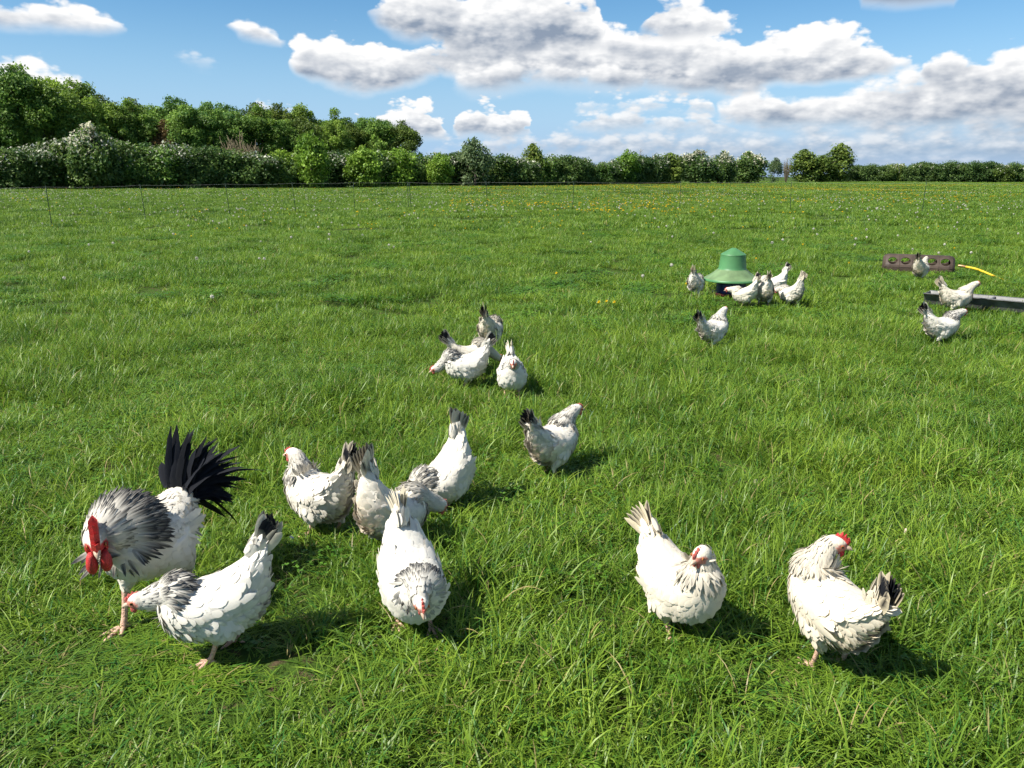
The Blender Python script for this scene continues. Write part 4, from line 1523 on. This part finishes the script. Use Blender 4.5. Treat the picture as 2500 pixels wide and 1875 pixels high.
# ------------------------------------------------------------------ electric netting fence
M_POST = simple_mat('fence_post_green', (.020, .045, .025), rough=.5, spec=.3, var=.1)
M_NET = simple_mat('net_twine_dark_green', (.028, .060, .030), rough=.7, spec=.2, var=.1)
M_LINE = simple_mat('net_top_line', (.36, .37, .33), rough=.6, spec=.2, var=.1)
POSTS = [(-15.2, 18.6), (-13.26, 22.6), (-12.12, 26.0), (-9.96, 27.8), (-8.20, 29.9), (-6.43, 32.2), (-4.42, 33.6), (-1.02, 33.2), (2.50, 32.6),
         (6.89, 32.4), (11.09, 31.4), (15.56, 29.9), (20.4, 28.2)]
fe = empty('netting_fence', base(*POSTS[6]))
tag(fe, 'dark green electric poultry netting on thin posts across the field', 'fence')
rngf = np.random.default_rng(77)
fo = np.array(base(*POSTS[6]))
tops = []
for i, (x, y) in enumerate(POSTS):
    b = np.array(base(x, y)) - fo
    lean = rngf.normal(0, .035, 2)
    lean[0] -= .07 if i < 4 else 0
    t = b + np.array([lean[0], lean[1], 1.12])
    tops.append((b, t))
    a = Acc()
    a.add(*closed_loft(tube_surf([b - (0, 0, .05), b * .5 + t * .5, t], [.012, .011, .010], (1, 0, 0)), 6, 8))
    p_ = a.obj('post', M_POST, fe)
    a = Acc()
    a.add(*ellipsoid(t, (.016, .016, .022), 6, 8))
    a.obj('cap', M_POST, p_)
    if i == 6:
        a = Acc()
        a.add(*closed_loft(tube_surf([b + (.13, 0, -.05), b + (.10, 0, .5), t + (.06, 0, -.02)], [.012, .011, .010], (1, 0, 0)), 6, 8))
        a.obj('post', M_POST, fe)


def strand(acc, p, q_, r, sag, n=7):
    t = np.linspace(0, 1, n)[:, None]
    c = p * (1 - t) + q_ * t
    c[:, 2] -= (sag * 4 * t * (1 - t))[:, 0]
    d = nrm(q_ - p)
    s1 = nrm(np.cross(d, (0, 0, 1.)))
    s2 = np.cross(d, s1)
    ang = np.arange(3) * 2 * np.pi / 3
    ring = r * (np.cos(ang)[:, None] * s1 + np.sin(ang)[:, None] * s2)
    V = (c[:, None] + ring[None]).reshape(-1, 3)
    acc.add(V, grid_faces(n, 3))


for i in range(len(tops) - 1):
    (b0_, t0), (b1_, t1) = tops[i], tops[i + 1]
    a = Acc()
    heights = [.05, .17, .30, .44, .58, .74, .90]
    sag = rngf.uniform(.02, .05)
    for h in heights:
        strand(a, b0_ + (t0 - b0_) * h, b1_ + (t1 - b1_) * h, .0015, sag * h)
    ln = np.linalg.norm(b1_ - b0_)
    m = int(ln / .13)
    for k in range(1, m):
        f = k / m
        lo = b0_ * (1 - f) + b1_ * f + (t0 - b0_) * .02
        hi = t0 * (1 - f) + t1 * f - np.array([0, 0, .02 + sag * 4 * f * (1 - f)])
        strand(a, lo, hi, .0018, 0, 2)
    a.obj('net_panel', M_NET, fe)
    a = Acc()
    strand(a, t0 - (0, 0, .01), t1 - (0, 0, .01), .0022, sag, 9)
    a.obj('top_line', M_LINE, fe)

# ------------------------------------------------------------------ trees and hedges
M_LEAF = leafy_mat('tree_leaf', trans=.38, rough=.5, spec=.28, world_var=(.12, 1.1, 1.75, .012))
M_BARK = simple_mat('bark', (.085, .070, .055), rough=.9, spec=.1, var=.35, scale=3, bump=.4, bump_scale=8)
M_TWIG = simple_mat('pale_twig', (.20, .165, .105), rough=.9, spec=.1, var=.2, scale=3)


def leaf_mesh(name, lobes, per_area, leaf, cols, seed, blossom=0.0, up=.35, shell=(.62, 1.06), drop=0.0, blossom_col=(.46, .46, .36), aspect=1.5):
    """leaf clumps spread through ball-shaped lobes; lobes: (x, y, z, r, squash)"""
    rng = np.random.default_rng(seed)
    Vs, Cs = [], []
    c0, c1 = np.asarray(cols[0]), np.asarray(cols[1])
    ztop = max(l[2] + l[3] for l in lobes)
    for (x, y, z, r, sq) in lobes:
        n = max(12, int(per_area * r * r))
        d = rng.normal(size=(n, 3))
        d[:, 2] += up
        d = nrm(d)
        rr = r * np.clip(rng.normal(.86, .20, n), .3, 1.35)
        bump = 1 + .22 * np.sin(d[:, 0] * 5 + x * 3) * np.sin(d[:, 1] * 6 + y) * np.cos(d[:, 2] * 5)
        P = np.array([x, y, z]) + d * (rr * bump)[:, None] * np.array([1, 1, sq])
        nn = nrm(d * .6 + rng.normal(size=(n, 3)) * .65 + np.array([0, 0, .35]))
        t = nrm(np.cross(nn, rng.normal(size=(n, 3))))
        t[:, 2] -= drop
        b = np.cross(nn, t)
        s = leaf * rng.uniform(.55, 1.35, n)[:, None]
        q_ = np.stack([P - t * s * aspect * .5, P + b * s * .5 + nn * s * .12, P + t * s * aspect * .5, P - b * s * .5 + nn * s * .12], 1)
        k = np.clip(rng.normal(.5, .28, n) + rng.normal(0, .18), 0, 1)[:, None]
        c = c0 * (1 - k) + c1 * k
        c = c * rng.uniform(.8, 1.2)
        if blossom > 0:
            hi = np.clip((P[:, 2] / ztop - .45) / .4, 0, 1) * np.clip(d[:, 2] + .55, 0, 1)
            cl = vnoise(P[:, 0] * 1.1 + 31, P[:, 1] * 1.1 + P[:, 2] * .9, seed)
            w = rng.random(n) < np.clip(blossom * hi * (cl > .38) * 1.6, 0, .95)
            c[w] = np.asarray(blossom_col) * rng.uniform(.8, 1.1, (w.sum(), 1))
        Vs.append(q_.reshape(-1, 3))
        Cs.append(np.repeat(c[:, None], 4, 1).reshape(-1, 3))
    V, C = np.concatenate(Vs), np.concatenate(Cs)
    F = np.arange(len(V)).reshape(-1, 4)
    return mesh_np(name, V, F, M_LEAF, C, smooth=False)


def trunk_mesh(name, h, r, seed, limbs=6, spread=2.0, start=.35, mat=None, tip=.85):
    rng = np.random.default_rng(seed)
    a = Acc()
    p = np.array([(0, 0, -.3), (rng.normal(0, .05), rng.normal(0, .05), h * .3), (rng.normal(0, .2), rng.normal(0, .2), h * .65), (rng.normal(0, .3), rng.normal(0, .3), h * tip)])
    a.add(*closed_loft(tube_surf(p, np.array([r * 1.25, r * .9, r * .55, r * .12]), (1, 0, 0)), 10, 8))
    for k in range(limbs):
        f = start + (.85 - start) * (k + .5) / limbs
        s = catmull(p, np.array([f]))[0]
        az = k * 2.4 + rng.uniform(-.4, .4)
        d = np.array([math.cos(az), math.sin(az), 0])
        L_ = spread * rng.uniform(.7, 1.15)
        q_ = np.array([s, s + d * L_ * .4 + (0, 0, L_ * .2), s + d * L_ * .75 + (0, 0, L_ * .42), s + d * L_ + (0, 0, L_ * .6)])
        q_[:, 2] = np.minimum(q_[:, 2], h * .88)
        a.add(*closed_loft(tube_surf(q_, np.array([r * .42, r * .3, r * .18, r * .05]), (0, 0, 1) if abs(d[2]) < .5 else (1, 0, 0)), 7, 6))
    return a.mesh(name, mat or M_BARK)


def crown_lobes(rng, h, rad_, z_lo, n, lobe=(1.1, 1.9), flat=.0):
    """lobes over an uneven egg-shaped crown between z_lo and h"""
    L_ = []
    cz, hz = (h + z_lo) / 2, (h - z_lo) / 2
    for k in range(n):
        d = nrm(rng.normal(size=3))
        if rng.random() < .35 and d[2] < 0:
            d[2] *= -1
        e = rng.uniform(.45, .88)
        r = rng.uniform(*lobe)
        hor = rad_ * (1.0 - .28 * max(d[2], 0) ** 2)
        z = cz + d[2] * (hz - r * .7) * e / .80
        L_.append((d[0] * (hor - r * .6) * e / .8, d[1] * (hor - r * .6) * e / .8, z, r, rng.uniform(.75, .95)))
    L_.append((0, 0, h - lobe[0] * .9, lobe[0], .9))
    return L_


def hedge_lobes(rng, w, h, n):
    L_ = []
    for k in range(n):
        r = rng.uniform(.75, 1.35)
        z = rng.uniform(.5, h - r * .8)
        x = rng.uniform(-w / 2, w / 2) * (1 - .25 * (z / h) ** 2)
        y = rng.uniform(-1.4, 1.4) * (1 - .35 * (z / h) ** 2)
        L_.append((x, y, z, r, .9))
    return L_


G_ASH = ((0.038, 0.095, 0.019), (0.165, 0.262, 0.043))
G_ASH2 = ((0.0494, 0.1045, 0.019), (0.20, 0.29, 0.040))
G_OAK = ((0.0385, 0.0735, 0.014), (0.145, 0.195, 0.032))
G_BROWN = ((0.08, 0.056, 0.0224), (0.192, 0.12, 0.0448))
G_HAW = ((0.0272, 0.0612, 0.017), (0.100, 0.160, 0.034))
G_LIME = ((0.075, 0.1425, 0.015), (0.18, 0.285, 0.033))
G_GREY = ((0.0525, 0.09, 0.0375), (0.1425, 0.195, 0.0825))

TREE_V = []
for i, (cols, h, r) in enumerate([(G_ASH, 15, 4.3), (G_ASH2, 15, 4.0), (G_OAK, 15, 4.6), (G_ASH, 15, 3.7), (G_ASH2, 15, 4.6), (G_BROWN, 15, 4.2), (G_LIME, 15, 4.0)]):
    rg = np.random.default_rng(500 + i)
    lob = crown_lobes(rg, h, r, 1.6, 80, (.6, 1.5))
    TREE_V.append((leaf_mesh('crown', lob, 190, .24, cols, 520 + i), trunk_mesh('trunk', h, .24, 540 + i, 7, 3.2)))
HEDGE_V = []
for i, (cols, bl) in enumerate([(G_HAW, .0), (G_HAW, .22), (G_HAW, .10), (G_OAK, .2), (G_LIME, 0.05), (G_ASH, .1)]):
    rg = np.random.default_rng(600 + i)
    HEDGE_V.append((leaf_mesh('foliage', hedge_lobes(rg, 5.2, 5.0, 40), 220, .20, cols, 620 + i, blossom=bl, up=.15, drop=.25), trunk_mesh('stem', 5, .10, 640 + i, 6, 1.5, .1)))
# freestanding hawthorns white with blossom, and round shrubs
rg = np.random.default_rng(700)
HAW_W = (leaf_mesh('crown', crown_lobes(rg, 5, 2.6, -.9, 46, (.7, 1.2)), 230, .20, G_HAW, 701, blossom=.42, blossom_col=(.50, .48, .36)), trunk_mesh('trunk', 5, .14, 702, 6, 1.6, .2))
ROUND_LIME = (leaf_mesh('crown', crown_lobes(rg, 5, 2.3, -.9, 46, (.6, 1.1)), 170, .22, G_LIME, 711), trunk_mesh('trunk', 5, .12, 712, 6, 1.5, .15))
ROUND_GREY = (leaf_mesh('crown', crown_lobes(rg, 5, 2.4, -.9, 48, (.5, .95)), 130, .20, G_GREY, 721, up=.6), trunk_mesh('trunk', 5, .12, 722, 8, 1.8, .15))
FIELD_TREE = (leaf_mesh('crown', crown_lobes(rg, 5, 1.9, -.9, 48, (.5, .95)), 190, .20, G_OAK, 731), trunk_mesh('trunk', 5, .13, 732, 7, 1.5, .2))


def far_at(px, D):
    """ground point at forward distance D and horizontal image bearing px (photo pixels)"""
    return (px - 1250) / 1878.0 * (D * .9656 + .35), D


def plant(name, var, px, D, h, label, cat, group=None, ref=15.0, sxy=1.0, rz=0.0, parts=('crown', 'trunk')):
    x, y = far_at(px, D)
    t = empty(name, (x, y, float(gz(x, y))), rz)
    tag(t, label, cat, group)
    for me, nm in zip(var, parts):
        o = bpy.data.objects.new(nm, me)
        COL.objects.link(o)
        o.parent = t
        o.scale = (h / ref * sxy, h / ref * sxy, h / ref)
    return t


def hedge_D(px):
    return float(np.interp(px, [-300, 0, 600, 1250, 1650, 1960, 2600], [77, 82, 98, 125, 150, 204, 206]))


rngt = np.random.default_rng(5)
top_px = ([-260, -100, 20, 80, 150, 230, 300, 370, 430, 480, 560, 640, 720, 800, 870, 930, 980, 1040, 1075], [175, 180, 200, 172, 185, 215, 240, 235, 250, 228, 250, 255, 262, 268, 275, 285, 292, 298, 330])
W_GROUP = 'trees of the wood behind the hedge'
rows = [(14, 58, -170, 1040, 0), (25, 60, -200, 1000, -4)]
ORD = ['first', 'second', 'third', 'fourth', 'fifth', 'sixth', 'seventh', 'eighth', 'ninth', 'tenth', 'eleventh', 'twelfth', 'thirteenth', 'fourteenth',
       'fifteenth', 'sixteenth', 'seventeenth', 'eighteenth', 'nineteenth', 'twentieth', 'twenty-first', 'twenty-second', 'twenty-third', 'twenty-fourth']
for ri, (back, step, a0, a1, dy) in enumerate(rows):
    px = a0
    while px < a1:
        j = px + rngt.uniform(-12, 12)
        D = hedge_D(j) + back + rngt.uniform(-2, 2)
        ty = np.interp(j, *top_px) + (rngt.uniform(4, 34) if ri == 0 else rngt.uniform(-5, 16))
        h = ((432 - ty) / 1878 * D + 1.35) * .93
        v = int(rngt.integers(0, 5))
        nm, cat = 'broadleaf_tree', 'tree'
        if ri == 0:
            lab = 'green tree in the front row of the wood, %s from its right end' % ORD[max(0, int((a1 - px - 1) // step))]
        else:
            lab = 'tree crown rising behind the front row of the wood'
        if ri == 0 and abs(px - (a0 + 58 * 10)) < 5:
            v, h, lab = 5, h * .80, 'brown-leaved tree in the front of the wood, above the hedge'
        elif ri == 0 and abs(px - (a0 + 58 * 4)) < 5:
            h, lab = ((432 - 171) / 1878 * D + 1.35) * .95, 'tallest tree of the wood, near the left picture edge'
        elif ri == 0 and px + step >= a1:
            v, lab = 2, 'dark tree at the right end of the wood'
        plant(nm, TREE_V[v], j, D, h, lab, cat, W_GROUP, sxy=rngt.uniform(.85, 1.1) * (15 / h) ** .25, rz=rngt.uniform(0, 6.28))
        px += step

# the hawthorn hedge along the field edge
H_TOP = ([-200, 0, 100, 170, 230, 330, 450, 520, 680, 880, 1000, 1080, 1200, 1300, 1400, 1500, 1600, 1660], [360, 366, 362, 345, 338, 352, 352, 358, 365, 368, 372, 378, 378, 378, 386, 388, 384, 392])
px, k = -28.0, 0
pat = [1, 2, 1, 3, 1, 2, 0, 5, 1, 0, 2, 0, 1, 0, 4, 2, 1, 0, 2, 4, 0, 5, 1, 2, 0, 3, 0, 1, 5, 0, 2, 0, 5, 1, 0, 2]
seen = {}
HN = {0: 'dark green hawthorn of the long hedge, without blossom', 1: 'hawthorn of the long hedge, white with blossom on top', 2: 'hawthorn of the long hedge with a little white blossom',
      3: 'olive hawthorn of the long hedge with white blossom sprays', 4: 'yellow-green shrub grown into the long hedge', 5: 'fresh green shrub grown into the long hedge'}
while px < 1640:
    D = hedge_D(px)
    ty = np.interp(px, *H_TOP) + rngt.uniform(-7, 9)
    h = max((432 - ty) / 1878 * D + 1.35, 3.2)
    v = pat[k % len(pat)]
    if px > -30:
        seen[v] = seen.get(v, 0) + 1
    lab = HN[v] + ', %s such from the left' % ORD[max(seen.get(v, 1) - 1, 0)]
    plant('hedge_bush', HEDGE_V[v], px, D + rngt.uniform(-.5, .8), h, lab, 'hedge', 'bushes of the long hedge', ref=5.3, sxy=rngt.uniform(.95, 1.2) * (5.3 / h) ** .6, rz=rngt.choice([0, 3.14]) + rngt.uniform(-.3, .3) + .45, parts=('foliage', 'stem'))
    px += 3.0 * 1878 / D * .86
    k += 1
# taller shrubs standing out of it
plant('shrub', ROUND_LIME, 765, 101, 7.0, 'rounded yellow-green shrub rising above the middle of the hedge', 'shrub', ref=5, sxy=.72)
plant('shrub', ROUND_LIME, 890, 105, 5.4, 'bright green rounded shrub right of the taller yellow-green one', 'shrub', ref=5, sxy=.9, rz=1)
plant('shrub', ROUND_LIME, 1075, 113, 4.6, 'small lime green shrub in the hedge below the end of the wood', 'shrub', ref=5, sxy=.9, rz=2)
plant('shrub', ROUND_GREY, 1160, 117, 7.0, 'grey-green feathery shrub standing above the hedge right of the wood', 'shrub', ref=5, sxy=.8)
plant('shrub', HAW_W, 240, 86, 6.6, 'large rounded hawthorn dusted white, left part of the hedge', 'shrub', ref=5, sxy=.85)
plant('shrub', FIELD_TREE, 1300, 129, 6.6, 'dark green bushy shrub at the start of the low hedge', 'shrub', ref=5, sxy=.8, rz=1)
plant('shrub', ROUND_LIME, 1530, 141, 6.0, 'fresh green shrub in the far part of the hedge', 'shrub', ref=5, sxy=.85, rz=2)
plant('hawthorn', HAW_W, 1700, 155, 6.2, 'wide hawthorn covered in white blossom, first of two', 'shrub', ref=5, sxy=1.45, rz=.5)
plant('hawthorn', HAW_W, 1762, 158, 6.2, 'narrow hawthorn with white blossom beside the wide one', 'shrub', ref=5, sxy=.85, rz=2)
plant('hawthorn', HAW_W, 1822, 165, 6.2, 'rounded white hawthorn left of the gap in the trees', 'shrub', ref=5, sxy=1.35, rz=3)
plant('hawthorn', FIELD_TREE, 1635, 148, 5.6, 'dark hawthorn at the far end of the long hedge', 'shrub', ref=5, sxy=1.5, rz=3)
plant('young_tree', ROUND_GREY, 1888, 180, 5.6, 'small blue-green tree left of the gap in the trees', 'tree', ref=5, sxy=.7, rz=1)
plant('field_tree', FIELD_TREE, 1958, 200, 8.0, 'dark rounded tree right of the gap', 'tree', ref=5, sxy=1.3, rz=1)
plant('field_tree', FIELD_TREE, 2005, 201, 6.6, 'low bushy tree between two taller ones', 'tree', ref=5, sxy=1.6, rz=2)
plant('field_tree', FIELD_TREE, 2046, 202, 9.4, 'tallest lone tree on the right, leaning crown', 'tree', ref=5, sxy=1.05, rz=2.6)
# the level hedge at the right
px, k, seen = 2090.0, 0, {}
while px < 2540:
    D = 206
    ty = np.interp(px, [2090, 2200, 2300, 2400, 2640], [402, 400, 396, 394, 394]) + rngt.uniform(-5, 6)
    h = (432 - ty) / 1878 * D + 1.35
    v = [2, 0, 2, 3, 0, 2, 2, 0][k % 8]
    plant('hedge_bush', HEDGE_V[v], px, D + rngt.uniform(-1, 1), h, {0: 'dark green bush of the level hedge at right', 2: 'bush of the level hedge at right with faint blossom', 3: 'olive bush of the level hedge at right'}[v] + ', %s such from the gap' % ORD[seen.setdefault(v, 0)],
          'hedge', 'bushes of the level hedge', ref=5.3, sxy=rngt.uniform(.95, 1.15), rz=rngt.choice([0, 3.14]) + rngt.uniform(-.3, .3), parts=('foliage', 'stem'))
    px += 32
    k += 1
    seen[v] += 1


# leafless shrubs: sprays of bare twigs
def twig_mesh(name, h, w, n, seed):
    rng = np.random.default_rng(seed)
    a = Acc()
    for k in range(n):
        az, sp = rng.uniform(0, 6.28), w * np.sqrt(rng.random())
        d = np.array([math.cos(az), math.sin(az), 0])
        L_ = h * rng.uniform(.65, 1.05) * (1 - .25 * sp / w)
        p = np.array([d * .2, d * sp * .45 + (0, 0, L_ * .4), d * sp * .8 + (0, 0, L_ * .75), d * sp + (rng.normal(0, .15), 0, L_)])
        a.add(*closed_loft(tube_surf(p, np.array([.05, .042, .032, .012]), (-d[1], d[0], 0)), 6, 4))
        for j in range(5):
            s = p[1] * (1 - j / 5) + p[3] * j / 5
            e = s + np.array([rng.normal(0, .35), rng.normal(0, .35), rng.uniform(.3, .9)])
            a.add(*closed_loft(tube_surf([s, (s + e) / 2, e], [.026, .022, .010], (1, 0, 0)), 4, 3))
    return a.mesh(name, M_TWIG)


tw = twig_mesh('branches', 5, 2.2, 70, 801)
for (px, D, h, s_, lab) in ((600, 102, 7.2, .85, 'leafless tan shrub of bare twigs above the hedge'), (1562, 146, 6.6, .5, 'bare grey twigs poking up from the far hedge'),
                            (1918, 198, 6.4, .4, 'thin bare sapling at the edge of the gap')):
    plant('bare_shrub', (tw,), px, D, h, lab, 'shrub', ref=5, sxy=s_, parts=('branches',))

# ------------------------------------------------------------------ dandelions
M_CLOCK = leafy_mat('dandelion_seed_head', trans=.45, rough=.9, spec=.05)
M_STEM = simple_mat('flower_stem', (.16, .22, .06), rough=.6, spec=.2)
M_PETAL = leafy_mat('yellow_petal', trans=.25, rough=.7, spec=.1)


def clock_mesh(seed, n=46, r=.019, h=.15):
    rng = np.random.default_rng(seed)
    a = Acc()
    bend = rng.normal(0, .02, 2)
    top = np.array([bend[0], bend[1], h])
    V, F = closed_loft(tube_surf([(0, 0, -.01), (bend[0] * .3, bend[1] * .3, h * .5), top], [.0022, .0018, .0016], (1, 0, 0)), 4, 4)
    a.add(V, F, (.13, .19, .05))
    d = nrm(rng.normal(size=(n, 3)))
    t = nrm(np.cross(d, rng.normal(size=(n, 3))))
    b = np.cross(d, t)
    c = top + d * r
    s = r * .42
    V = np.stack([c + t * s, c + b * s, c - t * s, c - b * s], 1).reshape(-1, 3)
    a.add(V, np.arange(n * 4).reshape(-1, 4), (.66, .64, .54))
    V, F = ellipsoid(top, (r * .35,) * 3, 5, 6)
    a.add(V, F, (.30, .28, .18))
    return a.mesh('dandelion_clock', M_CLOCK)


def flower_mesh(seed, r=.022, h=.11):
    rng = np.random.default_rng(seed)
    a = Acc()
    bend = rng.normal(0, .02, 2)
    top = np.array([bend[0], bend[1], h])
    V, F = closed_loft(tube_surf([(0, 0, -.01), (bend[0] * .3, bend[1] * .3, h * .5), top], [.0025, .002, .002], (1, 0, 0)), 4, 4)
    a.add(V, F, (.13, .19, .05))
    for ring, (rr, z, n) in enumerate(((1.0, .0, 14), (.80, .006, 10), (.5, .011, 6))):
        az = np.arange(n) * 2 * np.pi / n + ring
        d = np.stack([np.cos(az), np.sin(az), np.full(n, .3 + .45 * ring)], -1)
        sd = np.stack([-np.sin(az), np.cos(az), np.zeros(n)], -1)
        o = top + (0, 0, z)
        V = np.stack([np.tile(o, (n, 1)), o + d * r * rr * .7 + sd * r * .16, o + d * r * rr, o + d * r * rr * .7 - sd * r * .16], 1).reshape(-1, 3)
        a.add(V, np.arange(n * 4).reshape(-1, 4), (.78, .54, .015))
    return a.mesh('dandelion_flower', M_PETAL)


rngd = np.random.default_rng(31)
CL = [clock_mesh(900 + i, h=.13 + .02 * i) for i in range(4)]
FL = [flower_mesh(920 + i, h=.10 + .015 * i) for i in range(4)]


def dens(x, y, seed, base_, gain):
    return base_ + gain * np.clip(vnoise(x * .22 + 5, y * .14, seed) * .7 + vnoise(x * .7, y * .5, seed + 1) * .3 - .42, 0, 1)


def spread(n, y0, y1, seed, weight):
    rng = np.random.default_rng(seed)
    y = np.sqrt(rng.uniform(y0 ** 2, y1 ** 2, n * 12))
    x = rng.uniform(-1, 1, n * 12) * (.74 * y + 1)
    w = weight(x, y)
    k = rng.random(n * 12) < w / w.max()
    return x[k][:n], y[k][:n]


def far_w(y, lo):
    return np.clip((y - lo) / 12, .02, 1)


# nearer clocks and flowers, one by one
cx, cyy = spread(150, 7.5, 30, 41, lambda x, y: dens(x, y, 7, .06, 1.6) * far_w(y, 8) * np.where(x > 2, .8, 1.0))
cx = np.concatenate([cx, [-5.9, -4.55, -3.9, -3.7, -2.2, -2.05, -5.6, 1.62, 2.15, 6.6, 6.9, 7.3, -3.1]])
cyy = np.concatenate([cyy, [8.6, 11.2, 12.0, 11.6, 13.9, 13.5, 9.6, 9.6, 10.4, 12.8, 12.6, 12.4, 7.9]])
for i, (x, y) in enumerate(zip(cx, cyy)):
    o = bpy.data.objects.new('dandelion_clock', CL[i % 4])
    COL.objects.link(o)
    o.location = base(float(x), float(y))
    o.rotation_euler = (0, 0, float(rngd.uniform(0, 6.28)))
    o.scale = (float(rngd.uniform(.9, 1.25)),) * 3
    tag(o, 'white dandelion seed head on a thin stem above the grass', 'dandelion', 'white dandelion seed heads in the pasture')
fx, fyy = spread(120, 8.5, 30, 43, lambda x, y: dens(x, y, 17, .03, 1.5) * far_w(y, 11) * np.where(x > -2, 1.0, .35))
fx = np.concatenate([fx, [.93, 1.02, .85, 3.55, 5.0, 3.5, 2.05, .55]])
fyy = np.concatenate([fyy, [7.75, 7.6, 7.4, 11.4, 11.5, 11.7, 9.0, 9.8]])
for i, (x, y) in enumerate(zip(fx, fyy)):
    o = bpy.data.objects.new('dandelion_flower', FL[i % 4])
    COL.objects.link(o)
    o.location = base(float(x), float(y))
    o.rotation_euler = (0, 0, float(rngd.uniform(0, 6.28)))
    o.scale = (float(rngd.uniform(.9, 1.25)),) * 3
    tag(o, 'yellow dandelion flower open in the grass', 'dandelion', 'yellow dandelion flowers in the pasture')


# farther ones: a mass of dots
def flower_mass(name, meshes, n, y0, y1, seed, weight, scale, label):
    x, y = spread(n, y0, y1, seed, weight)
    rng = np.random.default_rng(seed + 1)
    n = len(x)
    protos = [bpy.data.objects.new('%s_head_%d' % (name, i), m_) for i, m_ in enumerate(meshes)]
    rot = np.stack([rng.normal(0, .1, n), rng.normal(0, .1, n), rng.uniform(0, 6.28, n)], -1)
    s = scale * rng.uniform(.8, 1.25, n)
    scatter(name, protos, np.stack([x, y, gz(x, y)], -1), rng.integers(0, len(meshes), n), rot, np.stack([s, s, np.minimum(s, 1.15)], -1), label, 'flowers')


flower_mass('dandelion_clocks', CL, 1900, 28, 85, 51, lambda x, y: dens(x, y, 7, .12, 1.4) * np.where(y < 60, 1, .45), 1.25, 'scattered white dandelion clocks far out in the meadow')
flower_mass('dandelion_flowers', FL, 6500, 26, 140, 53, lambda x, y: dens(x, y, 17, .04, 1.6) * np.where(x > -.08 * y, 1, .12), 2.0, 'yellow flower drifts in the far meadow')

# ------------------------------------------------------------------ small things lying in the grass
M_FLINT = simple_mat('pale_stone', (.55, .47, .34), rough=.8, spec=.2, var=.25, scale=60, bump=.4, bump_scale=90)


def lump(name, x, y, z, r, seed, label):
    rng = np.random.default_rng(seed)
    V, F = ellipsoid((0, 0, 0), r, 9, 12)
    V = V * (1 + .18 * np.sin(V[:, :1] * 90 + seed) * np.cos(V[:, 1:2] * 70 + V[:, 2:] * 60))
    o = mk(name, V, F, M_FLINT)
    o.location = (x, y, float(gz(x, y)) + z)
    o.rotation_euler = tuple(rng.uniform(0, 3, 3))
    return tag(o, label, 'stone')


lump('pale_stone', 1.08, 3.18, .055, (.017, .014, .011), 4, 'pale cream stone in the grass right of centre')
lump('pale_stone', 1.52, 2.72, .050, (.013, .010, .006), 6, 'small white stone in the grass near the right edge')


def loose_feather(x, y, z, rz, ln, label):
    a_ = Acc()
    d = np.array([math.cos(rz), math.sin(rz), .12])
    feathers(a_, [(x, y, float(gz(x, y)) + z)], [d], [(0, .25, 1.0)], [ln], [ln * .42], .05, .25, (.34, .36, .36), (.40, .42, .42))
    return tag(a_.obj('loose_feather', M_FEATHER), label, 'feather')


loose_feather(-.80, 2.57, .07, 2.2, .03, 'tiny white feather in the grass left of the black-tailed hen')
loose_feather(3.25, 6.9, .08, .4, .05, 'loose pale feather in the grass left of the trough')
